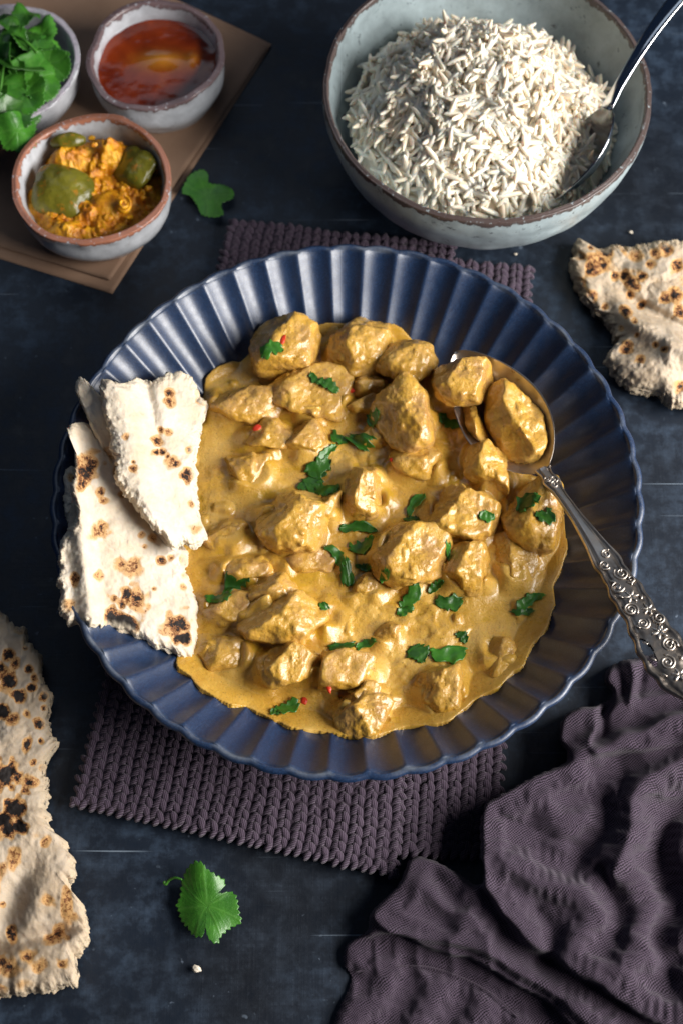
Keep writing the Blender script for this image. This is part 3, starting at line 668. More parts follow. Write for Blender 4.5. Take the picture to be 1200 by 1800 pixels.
MG2 = m_ceramic('white_glaze_rust_rim', (.62, .64, .68), (.25, .2, .18), (.33, .105, .04), .56, .22, .25)
MG3 = m_ceramic('white_glaze_plum_rim', (.60, .63, .68), (.12, .10, .12), (.12, .062, .062), .50, .22, .45)
MG4 = m_ceramic('white_glaze_lilac_rim', (.60, .61, .65), (.2, .2, .22), (.42, .38, .44), .75, .22, .3)
RB = P(855, 157, .072); RB[1] += .002
bowl('serving_bowl', RB, .0872, .072, .040, .0038, MG1, 'large speckled grey stoneware bowl with brown rim full of rice', wob=.004, seed=3, full=.85)
SB = P(274, 94, .034); bowl('small_bowl', SB, .0402, .034, .030, .0042, MG3, 'small white bowl with dripping plum rim holding orange chutney', .045, 5, .9, lipdip=((-75, 16, .0022), (170, 20, .0012)), group='small white condiment bowls')
PB = P(162, 312, .036); bowl('small_bowl', PB, .0432, .036, .030, .0042, MG2, 'small white bowl with rusty orange rim holding lime pickle', .05, 9, .95, lipdip=((-55, 30, .0025), (100, 20, .001)), group='small white condiment bowls')
KB = P(8, 108, .034); bowl('small_bowl', KB, .0425, .034, .028, .0040, MG4, 'white bowl cut by the left edge holding coriander leaves', .03, 13, .9, group='small white condiment bowls')
# ---------------------------------------------------------------- chutney
def build_chutney():
    m, nt, b = M('glossy_mango_chutney'); c = coord(nt)
    n1 = noise(nt, c, 55, 3, .5, .4)
    col = ramp(nt, n1, [(.35, (.13, .014, .003)), (.60, (.25, .034, .005)), (.75, (.36, .075, .008))])
    lp = at(nt, 'lump'); col = mix(nt, mth(nt, 'MULTIPLY', lp, .8), col, (.60, .25, .025))
    setb(nt, b, Base_Color=col, Roughness=.10, Specular_IOR_Level=.6, Subsurface_Weight=.3, Subsurface_Radius=(.006, .002, .0005), Subsurface_Scale=.8)
    bump(nt, b, noise(nt, c, 90, 3, .5), .12, .001)
    g = np.linspace(-.0375, .0375, 130); X, Y = np.meshgrid(g, g, indexing='ij'); r = np.hypot(X, Y)
    lump = np.exp(-((X - .002) / .013) ** 2 - ((Y - .0035) / .0065) ** 2) + .5 * np.exp(-((X - .02) / .004) ** 2 - ((Y - .004) / .006) ** 2)
    Z = .0232 + lump * .0032 + .00012 * fbm(np.stack([X * 90, Y * 90, X * 0], -1), 3, 5) + .0009 * ss(.032, .0375, r)
    V = np.stack([X + SB[0], Y + SB[1], Z], -1).reshape(-1, 3); Fq = gridf(130, 130); Fq = Fq[(r.ravel() < .0372)[Fq].all(1)]
    used = np.unique(Fq); mp = np.full(len(V), -1); mp[used] = np.arange(len(used))
    top('mango_chutney', V[used], mp[Fq], m, 'glossy amber mango chutney with a lump in the plum rimmed bowl', 'chutney', attrs={'lump': lump.ravel()[used]})
build_chutney()
# ---------------------------------------------------------------- lime pickle
def build_pickle():
    mo, nt, b = M('oily_pickle_masala'); c = coord(nt)
    n = noise(nt, c, 130, 5, .7); col = ramp(nt, n, [(.28, (.14, .028, .003)), (.42, (.60, .20, .006)), (.60, (.85, .42, .014))])
    setb(nt, b, Base_Color=col, Roughness=.2, Specular_IOR_Level=.6); bump(nt, b, noise(nt, c, 420, 4, .7), .6, .002)
    ml, nt, b = M('olive_lime_peel'); c = coord(nt)
    col = ramp(nt, noise(nt, c, 70, 4, .6), [(.35, (.10, .095, .008)), (.65, (.19, .17, .018))])
    ed = ramp(nt, noise(nt, c, 160, 4, .7), [(.58, 0), (.7, .8)]); col = mix(nt, ed, col, (.45, .16, .01))
    setb(nt, b, Base_Color=col, Roughness=.27, Specular_IOR_Level=.5); bump(nt, b, noise(nt, c, 200, 4, .6), .5, .0014)
    t = empty('lime_pickle', (PB[0], PB[1], .008), 'oily orange lime pickle with olive green lime pieces in the rusty rimmed bowl', 'pickle')
    g = np.linspace(-.040, .040, 180); X, Y = np.meshgrid(g, g, indexing='ij'); r = np.hypot(X, Y)
    W = np.stack([X, Y, X * 0], -1)
    Z = .0235 + .0042 * fbm(W * 75, 4, 6, .55) + .0012 * np.abs(fbm(W * 220, 3, 9)) - .006 * ss(.028, .040, r) + .012 * np.exp(-((X + .018) / .012) ** 2 - ((Y - .020) / .009) ** 2) + .011 * np.exp(-((X - .006) / .009) ** 2 - ((Y - .024) / .008) ** 2) + .004 * np.exp(-((X + .006) / .02) ** 2 - ((Y + .028) / .006) ** 2)
    V = np.stack([X + PB[0], Y + PB[1], Z], -1).reshape(-1, 3); Fq = gridf(180, 180); Fq = Fq[(r.ravel() < .0385)[Fq].all(1)]
    used = np.unique(Fq); mp = np.full(len(V), -1); mp[used] = np.arange(len(used)); part('masala', V[used], mp[Fq], mo, t)
    def piece(px, py, z, wx, wy, wz, rot, tx, ty, seed, mm, name, rect=2.6):
        D, Fc = ICO[5]; q = (np.abs(D) ** rect).sum(1) ** (-1 / rect); V = D * q[:, None] * np.array([wx, wy, wz])
        V[:, 2] += -.12 * (V[:, 0] ** 2 + V[:, 1] ** 2) / wz * .5
        V += D * (.0009 * fbm(V * 110 + seed, 3, seed))[:, None]
        Rm = np.array(Matrix.Rotation(math.radians(rot), 3, 'Z') @ Matrix.Rotation(math.radians(tx), 3, 'X') @ Matrix.Rotation(math.radians(ty), 3, 'Y'))
        part(name, V @ Rm.T + P(px, py, z), Fc, mm, t)
    piece(108, 332, .0305, .0165, .0145, .0034, -15, 14, 10, 1, ml, 'lime_piece', 3.4)
    piece(232, 290, .0285, .0135, .0110, .0035, -35, 18, -18, 2, ml, 'lime_piece', 3.2)
    piece(120, 247, .034, .0095, .0038, .0022, 8, 30, 0, 3, ml, 'lime_piece')
    piece(195, 352, .024, .012, .010, .0038, 30, -20, 10, 4, mo, 'lime_piece')
    # rolled peel spiral
    th = np.linspace(0, 4.5 * np.pi, 70); rad = .0012 + .00042 * th / 2
    c0 = P(218, 360, .031); pts = np.stack([c0[0] + rad * np.cos(th) * .95, c0[1] + rad * np.sin(th) * 1.2, c0[2] + .0012 * np.sin(th * .5)], -1)
    V, Fq, caps = tube(pts, .0007, 8, 1.8); part('peel_curl', V, [Fq, caps], mo, t)
    D, Fc = ICO[3]; ps = []
    for k in range(26):
        an = rng.uniform(0, 6.28); rr = .034 * math.sqrt(rng.uniform()); s_ = rng.uniform(.0009, .0022)
        ps.append((D * (s_ * (1 + .3 * vn(D * 2 + k, k)))[:, None] * np.array([1.3, 1, .8]) + np.array([PB[0] + rr * math.cos(an), PB[1] + rr * math.sin(an), .0235 + rng.uniform(0, .004) + .010 * math.exp(-((rr * math.cos(an) + .004) / .018) ** 2 - ((rr * math.sin(an) - .021) / .009) ** 2)]), Fc))
    V, Fc2 = join(ps); part('spice_grains', V, Fc2, mo, t, kind='stuff')
build_pickle()
# ---------------------------------------------------------------- coriander leaves
def leaf_geo(O, c, seed, curl=.004, teeth=.0012, nt_=26, sub=6, veins=7, flat=False):
    """O outline (world xy), c centre (world xyz)"""
    O = catmull(O, sub); n = len(O); d = O - c[:2]; r = np.linalg.norm(d, axis=1); dn = d / r[:, None]
    L = np.cumsum(np.linalg.norm(np.diff(np.r_[O[-1:], O], axis=0), axis=1))
    saw = np.abs(((L / .0027) % 1) - .35) * 2
    O = O - dn * (teeth * saw)[:, None]
    t = np.linspace(0, 1, nt_); X = c[0] + t[:, None] * (O[:, 0] - c[0])[None]; Y = c[1] + t[:, None] * (O[:, 1] - c[1])[None]
    lx = X - c[0]; ly = Y - c[1]; R = r.max()
    a = np.arctan2(ly, lx)
    w_ = curl * (.55 * vn(np.stack([lx / R * 1.3, ly / R * 1.3, lx * 0 + seed], -1), seed) + .35 * (np.hypot(lx, ly) / R) ** 2 * np.sin(a * 2 + seed))
    sa = np.abs(np.sin(a * veins / 2 + seed + .5 * np.sin(a * 2 + t[:, None] * 2))); vein = np.exp(-(sa * t[:, None] * 7) ** 2) * ss(0, .1, t)[:, None]
    side = np.abs(np.sin(a * veins * 2.5 + t[:, None] * 9)); vein = np.maximum(vein, .4 * np.exp(-(side * t[:, None] * 5) ** 2))
    Z = c[2] + w_ + .0003 * np.abs(np.sin(a * veins / 2 + seed)) * t[:, None]
    T = np.stack([X, Y, Z], -1)
    B = T[::-1].copy(); B[..., 2] -= .0003
    V = np.concatenate([T, B]).reshape(-1, 3); v = np.concatenate([vein, vein[::-1]]).ravel()
    return V, gridf(2 * nt_, n, False, True), v
def z8(pts): return [(x * .4112, 1060 + y * .4112) for x, y in pts]
def z1(pts): return [(x * .41667, y * .41667) for x, y in pts]
def leaf_thing(pix, zz, seed, label, stem=None, curl=.004):
    O = np.array([P(x, y, zz)[:2] for x, y in pix]); c = np.r_[O.mean(0), zz]
    V, Fq, v = leaf_geo(O, c, seed, curl); V[:, 2] += max(0, .0012 - V[:, 2].min())
    t = empty('coriander_leaf', (c[0], c[1], 0), label, 'herb leaf', 'loose coriander leaves on the table')
    part('blade', V, Fq, MLB, t, {'vein': v})
    if stem:
        pts = catmull([P(x, y, z) for x, y, z in stem], 8, False); V, Fq, cp = tube(pts, np.linspace(.0005, .0009, len(pts)), 8)
        part('stem', V, [Fq, cp], MLB, t, {'vein': np.ones(len(V)) * .8})
leaf_thing(z8([(775,1188),(790,1150),(815,1122),(843,1106),(872,1116),(890,1140),(925,1160),(962,1180),(966,1206),(940,1238),(990,1230),(1016,1250),(1024,1290),(1030,1330),(1037,1365),(1000,1388),(970,1410),(946,1436),(936,1464),(905,1456),(888,1425),(880,1395),(872,1430),(850,1438),(822,1426),(802,1396),(785,1380),(765,1350),(758,1318),(746,1290),(764,1250),(768,1215)]), .006, 4, 'single toothed coriander leaf with curled stem in front of the knitted cloth', stem=[(320,1546,.007), (308,1543,.006), (298,1547,.004), (292,1554,.003), (289,1550,.003)], curl=.008)
leaf_thing(z1([(770,795),(798,745),(850,718),(880,738),(884,772),(940,775),(986,800),(988,842),(938,868),(947,915),(902,922),(850,906),(830,868),(800,832),(768,822)]), .004, 9, 'rounded coriander leaf between the brown paper and the plate', curl=.004)
def fan_outline(R, seed):
    a = np.linspace(-2.6, 2.6, 26); lob = .72 + .28 * np.abs(np.cos(a * 1.25)) ** .7
    rr = R * lob * (1 + .1 * vn(np.stack([a * 2, a * 0 + seed, a * 0], -1), seed)); return np.stack([rr * np.cos(a), rr * np.sin(a)], -1)
def build_bunch():
    t = empty('coriander_bunch', (KB[0], KB[1], .006), 'heap of fresh coriander leaves in the white bowl at the top left', 'coriander')
    rg = np.random.default_rng(5)
    spots = [(18,40,.041,.011,80),(48,28,.040,.009,40),(10,75,.042,.014,170),(55,75,.043,.014,-30),(85,110,.040,.014,-20),(62,135,.043,.016,-60),(30,110,.045,.017,120),(10,150,.041,.016,-100),(45,165,.042,.014,-80),(15,205,.041,.015,-110),(30,232,.037,.013,-70),(0,120,.043,.015,180),(-30,100,.042,.018,160),(-30,170,.040,.018,200),(90,85,.036,.012,20),(60,105,.036,.018,0),(20,180,.036,.018,0),(70,55,.037,.011,60)]
    for k, (px, py, z, R, rot) in enumerate(spots):
        O = fan_outline(R, k); V, Fq, v = leaf_geo(O, np.array([0, 0, 0.0]), k + 3, .007, .001, 16, 5)
        Rm = np.array(Matrix.Rotation(math.radians(rot), 3, 'Z') @ Matrix.Rotation(math.radians(rg.uniform(5, 38)), 3, 'Y') @ Matrix.Rotation(math.radians(rg.uniform(-25, 25)), 3, 'X'))
        part('leaf', V @ Rm.T + P(px, py, z), Fq, MLB if k % 3 else ML, t, {'vein': v})
    for k, pts in enumerate(([(0,170,.044),(6,120,.048),(12,100,.047)], [(20,62,.045),(45,72,.05),(66,92,.047)], [(5,60,.045),(-10,90,.045),(2,140,.044)])):
        p = catmull([P(*q) for q in pts], 8, False); V, Fq, cp = tube(p, .0009, 8); part('stem', V, [Fq, cp], MLB, t, {'vein': np.ones(len(V))})
build_bunch()
# ---------------------------------------------------------------- rice
def grain_mesh(seed):
    rg = np.random.default_rng(seed); n = 9; k = 7; s = np.sin(np.linspace(-1, 1, n) * np.pi / 2); L = rg.uniform(.0066, .0108); w_ = rg.uniform(.00138, .00172)
    bend = rg.uniform(-.0019, .0019)
    pts = np.stack([s * L, bend * (s ** 2), rg.uniform(-.0005, .0005) * s ** 3], -1)
    rad = w_ * np.sqrt(np.clip(1.0 - np.abs(s) ** 5, .10, 1))
    V, Fq, cp = tube(pts, rad, k, .85); return V, Fq, cp
def build_rice():
    c = np.array([RB[0] - .0035, RB[1] - .0055]); t = empty('boiled_rice', (c[0], c[1], .02), 'mound of fluffy white basmati rice in the speckled grey bowl', 'rice')
    def hz(x, y):
        dx = (x - c[0]) / .0690; dy = (y - c[1]) / .0670; q = dx * dx + dy * dy
        h = .0480 + .0350 * np.clip(1 - q, -.25, 1) ** 1.0 + .007 * np.exp(-((x - c[0] - .006) / .022) ** 2 - ((y - c[1] - .026) / .02) ** 2)
        cut = ss(.068, .084, (x - c[0]) * .85 - (y - c[1]) * .5 ) * .022
        return h - cut + .0032 * fbm(np.stack([x * 62, y * 62, x * 0], -1), 2, 8) + .0016 * vn(np.stack([x * 170, y * 170, x * 0], -1), 18)
    g = np.linspace(-.076, .076, 110); X, Y = np.meshgrid(g + c[0], g + c[1], indexing='ij'); Z = hz(X, Y) - .0022
    q = np.hypot(X - RB[0], Y - RB[1]); Z = np.where(q > .070, np.minimum(Z, .045), Z)
    V = np.stack([X, Y, Z], -1).reshape(-1, 3); Fq = gridf(110, 110); Fq = Fq[(q.ravel() < .0735)[Fq].all(1)]
    used = np.unique(Fq); mp = np.full(len(V), -1); mp[used] = np.arange(len(used)); part('packed_rice', V[used], mp[Fq], MR, t)
    gm = [grain_mesh(100 + k) for k in range(8)]; data = []
    for k, (V, Fq, cp) in enumerate(gm):
        me = mesh('rice_grain', V, [Fq, cp]); me.materials.append(MR); data.append(me)
    rg = np.random.default_rng(3); Nn = 2500; G = []
    while len(G) < Nn:
        x = c[0] + rg.uniform(-.077, .077); y = c[1] + rg.uniform(-.077, .077)
        if math.hypot(x - RB[0], y - RB[1]) > .0695: continue
        G.append((x, y))
    G = np.array(G); z = hz(G[:, 0], G[:, 1]) + rg.uniform(-.0020, .0026, Nn); qq = np.hypot(G[:, 0] - RB[0], G[:, 1] - RB[1])
    z = np.where(qq > .066, np.minimum(z, .054), z); e_ = .004
    gxr = (hz(G[:, 0] + e_, G[:, 1]) - hz(G[:, 0] - e_, G[:, 1])) / (2 * e_); gyr = (hz(G[:, 0], G[:, 1] + e_) - hz(G[:, 0], G[:, 1] - e_)) / (2 * e_)
    order = np.argsort(-(z - hz(G[:, 0], G[:, 1])) + .25 * np.where(qq > .066, 1, 0)); S = []
    for r_, i in enumerate(order):
        yaw = rg.uniform(0, 6.283); pitch = rg.normal(0, .24); roll = rg.uniform(0, 6.28)
        if vn(np.array([G[i, 0] * 110, G[i, 1] * 110, 3.0]), 4) > .35: yaw = 1.4 + rg.normal(0, .5); pitch = rg.normal(.15, .4)
        Mx = Matrix.Translation((G[i, 0] - t.location.x, G[i, 1] - t.location.y, z[i] - t.location.z)) @ Vector((0, 0, 1)).rotation_difference(Vector((-gxr[i], -gyr[i], 1)).normalized()).to_matrix().to_4x4() @ Matrix.Rotation(yaw, 4, 'Z') @ Matrix.Rotation(pitch, 4, 'Y') @ Matrix.Rotation(roll, 4, 'X')
        k = int(rg.integers(8))
        if r_ < 300:
            o = bpy.data.objects.new('rice_grain', data[k]); COL.objects.link(o); o.parent = t; o.matrix_local = Mx
        else: S.append((k, np.array(Mx)))
    Vs, Fs, Ts, o = [], [], [], 0
    for k, mx in S:
        V, Fq, cp = gm[k]; Vs.append(V @ mx[:3, :3].T + mx[:3, 3]); Fs.append(Fq + o); Ts.append(cp + o); o += len(V)
    me = mesh('loose_grains', np.concatenate(Vs), [np.concatenate(Fs), np.concatenate(Ts)]); ob = link('loose_grains', me, MR, t); ob['kind'] = 'stuff'
build_rice()
# ---------------------------------------------------------------- spoons
def frame(p0, p1, up=(0, 0, 1)):
    x = np.asarray(p1, float) - p0; x /= np.linalg.norm(x); y = np.cross(up, x); y /= np.linalg.norm(y); z = np.cross(x, y)
    return np.stack([x, y, z], 1)
def spoon_bowl(L, W, depth, thick=.0009):
    n, m = 60, 40; u = np.linspace(0, 1, n); v = np.linspace(-1, 1, m)      # u 0 = tip, 1 = neck
    w_ = W * np.sin(np.pi * np.clip(u, .0, 1)) ** .62 * (1 - .12 * np.cos(np.pi * u)); w_ = np.maximum(w_, .0004); w_ = np.where(u > .93, np.maximum(w_, .0042), w_)
    X = -L * (1 - u)[:, None] * np.ones(m); Y = w_[:, None] * v[None]
    prof = np.sin(np.pi * np.clip(u, 0, 1)) ** .8
    Z = -depth * prof[:, None] * (1 - np.abs(v[None]) ** 2.2)
    T = np.stack([X, Y, Z], -1); B = T.copy(); B[..., 2] -= thick; B[..., 1] *= 1.0
    V = np.concatenate([T.reshape(-1, 3), B.reshape(-1, 3)]); nm = n * m; F1 = gridf(n, m)
    rim = [i * m for i in range(n)] + [(n - 1) * m + j for j in range(1, m)] + [i * m + m - 1 for i in range(n - 2, -1, -1)] + [j for j in range(m - 2, 0, -1)]
    rim = np.array(rim); r2 = np.roll(rim, -1)
    V[rim + nm] += np.array([0, 0, 0]); V[rim, 2] += .0002
    return V, np.concatenate([F1[:, ::-1], F1 + nm, np.stack([rim, r2, r2 + nm, rim + nm], -1)])
def build_serving_spoon():
    neck = P(955, 828, .0395); over = P(1092, 1036, .0585); tip = P(800, 618, .0395)
    t = empty('serving_spoon', tuple(neck), 'ornate tarnished silver serving spoon resting in the curry over the right rim', 'spoon')
    Rb = frame(tip, neck, (-.26, -.20, 1)); V, Fq = spoon_bowl(np.linalg.norm(neck - tip), .0215, .0120)
    V = V @ Rb.T + neck; part('bowl', V, Fq, MSIL, t, {'cavity': np.zeros(len(V))})
    ax = over - neck; Lp = np.linalg.norm(ax); Rh = frame(neck, over)
    # half widths along the handle in metres, from the neck
    S = np.array([-.002, .004, .007, .011, .014, .020, .035, .052, .062, .066, .069, .073, .080, .088, .092, .098, .108, .116, .122, .128, .134, .140])
    Wd = np.array([.0042, .0030, .0046, .0040, .0030, .0027, .0032, .0050, .0068, .0072, .0060, .0066, 0.0080, .0083, .0075, .0086, .0102, .0110, .0104, .0092, .0068, .0015])
    n, m = 320, 34; s = np.linspace(S[0], S[-1], n); w_ = np.interp(s, S, Wd); w_ = np.convolve(np.pad(w_, 4, mode='edge'), np.ones(9) / 9, 'valid')
    w_ = w_ * (1 + .05 * np.sin(s * 640) * ss(.06, .07, s))
    v = np.linspace(-1, 1, m); sag = .0060 * np.sin(np.clip(s / .14, 0, 1) * np.pi) * 1 - .004 * (s / .14)
    Z0 = sag[:, None] + .0011 * (1 - np.abs(v[None]) ** 3) + .0007 * np.exp(-((np.abs(v[None]) - .86) / .09) ** 2) - .0006 * np.exp(-(np.abs(v[None]) - .6) ** 2 / .02)
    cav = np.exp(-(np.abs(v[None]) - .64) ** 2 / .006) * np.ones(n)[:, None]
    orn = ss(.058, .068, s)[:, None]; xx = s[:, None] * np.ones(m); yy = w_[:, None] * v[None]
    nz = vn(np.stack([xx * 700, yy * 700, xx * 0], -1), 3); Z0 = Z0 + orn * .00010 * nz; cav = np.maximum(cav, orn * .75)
    T = np.stack([xx, yy, Z0], -1); B = T.copy(); B[..., 2] = sag[:, None] - .0012
    V = np.concatenate([T.reshape(-1, 3), B.reshape(-1, 3)]); nm = n * m; F1 = gridf(n, m)
    keep = np.ones(len(F1), bool); fc = T.reshape(-1, 3)[F1].mean(1); keep &= ~((((fc[:, 0] - .113) / .0075) ** 2 + ((fc[:, 1] + .0062) / .0024) ** 2) < 1)
    F1k = F1[keep]
    rim = [i * m for i in range(n)] + [(n - 1) * m + j for j in range(1, m)] + [i * m + m - 1 for i in range(n - 2, -1, -1)] + [j for j in range(m - 2, 0, -1)]
    rim = np.array(rim); r2 = np.roll(rim, -1)
    Fq = np.concatenate([F1k[:, ::-1], F1k + nm, np.stack([rim, r2, r2 + nm, rim + nm], -1)])
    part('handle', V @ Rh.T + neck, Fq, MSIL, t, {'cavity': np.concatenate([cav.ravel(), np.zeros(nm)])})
    # raised scrolls, petals and roses
    def zat(x): return np.interp(x, s, sag) + .0013
    orn_parts = []
    def scroll(cx, cy, r0, turns, ph, dr=1, rad=.00042):
        th = np.linspace(0, turns * 2 * np.pi, int(26 * turns) + 8); rr = r0 * (1 - .86 * th / th[-1]); x = cx + rr * np.cos(dr * th + ph); y = cy + rr * np.sin(dr * th + ph)
        V, Fq_, cp = tube(np.stack([x, y, zat(x)], -1), rad * (1 - .4 * th / th[-1]), 6); orn_parts.append((V, Fq_, cp))
    def petal(cx, cy, l, wd, a):
        D, Fc = ICO[2]; R = np.array([[math.cos(a), -math.sin(a), 0], [math.sin(a), math.cos(a), 0], [0, 0, 1]])
        V = D * np.array([l / 2, wd / 2, .00045]); V[:, 0] += l / 2; V = V @ R.T + np.array([cx, cy, zat(cx)]); orn_parts.append((V, None, Fc))
    def flower(cx, cy, l, nn=6, ph=0):
        for k in range(nn): petal(cx, cy, l, l * .38, ph + k * 2 * np.pi / nn)
        scroll(cx, cy, l * .25, 1, 0, 1, .0003)
    scroll(.0605, .0012, .0026, 1.6, 2.2, 1); scroll(.0655, -.0024, .0028, 1.5, .5, -1); scroll(.073, .0022, .0036, 1.8, 3.6, 1, .0005)
    scroll(.0785, -.0030, .0032, 1.5, 1.0, -1); scroll(.0775, .0045, .0022, 1.2, 5.0, 1); scroll(.008, .0012, .0022, 1.5, 0, 1); scroll(.0065, -.0018, .002, 1.5, 2, -1); scroll(.0115, 0, .0022, 1.3, 3, 1)
    flower(.0855, .0002, .0038, 6, .3); scroll(.0915, -.0032, .0034, 2.2, .5, 1, .0005); flower(.0945, .0040, .0034, 6, 0); scroll(.100, -.0015, .0030, 2.0, 2, -1, .0005)
    scroll(.1005, .0062, .0030, 1.8, 4, 1, .0005); flower(.1065, .0030, .0042, 6, .5); scroll(.114, .004, .0036, 2.2, 1, 1, .0005); scroll(.121, -.001, .0036, 2, 3, -1, .0005); flower(.128, .001, .004, 6)
    for k in range(14):
        x = .070 + k * .0042; petal(x, (-1) ** k * float(np.interp(x, S, Wd)) * .62, .0028, .0011, (.6 if k % 2 else -.6))
    Vs, Fs, Ts, o = [], [], [], 0
    for V, f1, f2 in orn_parts:
        Vs.append(V); o2 = o
        if f1 is not None: Fs.append(f1 + o)
        Ts.append(f2 + o); o += len(V)
    V = np.concatenate(Vs) @ Rh.T + neck
    part('floral_relief', V, [np.concatenate(Fs), np.concatenate(Ts)], MSIL, t, {'cavity': np.zeros(len(V))}, kind='stuff')
build_serving_spoon()
def build_rice_spoon():
    neck = P(1068, 185, .074); end = P(1238, -60, .112); tip = P(968, 352, .050)
    t = empty('rice_spoon', tuple(neck), 'plain polished spoon standing in the bowl of rice', 'spoon')
    Rb = frame(tip, neck, (-.75, .25, .6)); V, Fq = spoon_bowl(np.linalg.norm(neck - tip), .0200, .0100); part('bowl', V @ Rb.T + neck, Fq, MSIL2, t, {'cavity': np.zeros(len(V))})
    Rh = frame(neck, end, (-.75, -.1, .65)); L = np.linalg.norm(end - neck) ; n, k = 60, 16; s = np.linspace(-.002, L * 1.2, n)
    w_ = np.interp(s, [0, .01, .03, L, L * 1.2], [.0042, .0035, .0042, .0072, .008]); th = np.interp(s, [0, .01, L], [.0010, .0019, .0014]); a = np.linspace(0, 2 * np.pi, k, endpoint=False)
    sg = .004 * np.sin(np.clip(s / L, 0, 1) * np.pi)
    V = np.stack([s[:, None] * np.ones(k), w_[:, None] * np.sign(np.cos(a)) * np.abs(np.cos(a)) ** .8, sg[:, None] + th[:, None] * np.sin(a)], -1).reshape(-1, 3)
    part('handle', V @ Rh.T + neck, gridf(n, k, False, True), MSIL2, t, {'cavity': np.zeros(len(V))})
build_rice_spoon()
# ---------------------------------------------------------------- kraft paper
def sheet(corners, z, label, seed):
    C = np.array([P(x, y, z) for x, y in corners]); n = 60; u = np.linspace(0, 1, n); U, W_ = np.meshgrid(u, u, indexing='ij')
    X = ((1 - U) * (1 - W_))[..., None] * C[0] + (U * (1 - W_))[..., None] * C[1] + (U * W_)[..., None] * C[2] + ((1 - U) * W_)[..., None] * C[3]
    X[..., 2] = z + .0004 * fbm(X * 12, 2, seed) + .0009 * ss(.9, 1, U) * ss(.6, 1, W_)
    T = X.reshape(-1, 3); B = T - np.array([0, 0, .0003]); nm = n * n; F1 = gridf(n, n)
    rim = np.array([i * n for i in range(n)] + [(n - 1) * n + j for j in range(1, n)] + [i * n + n - 1 for i in range(n - 2, -1, -1)] + [j for j in range(n - 2, 0, -1)]); r2 = np.roll(rim, -1)
    top('paper_sheet', np.concatenate([T, B]), np.concatenate([F1, F1[:, ::-1] + nm, np.stack([rim, rim + nm, r2 + nm, r2], -1)]), MKR, label, 'paper', 'brown paper sheets under the small bowls')
sheet([(-260,355),(-40,-150),(472,84),(194,492)], .0015, 'upper brown kraft paper sheet with the three small bowls on it', 2)
sheet([(-250,375),(-20,-160),(478,80),(198,516)], .0006, 'lower brown kraft paper sheet peeking out below the upper one', 5)
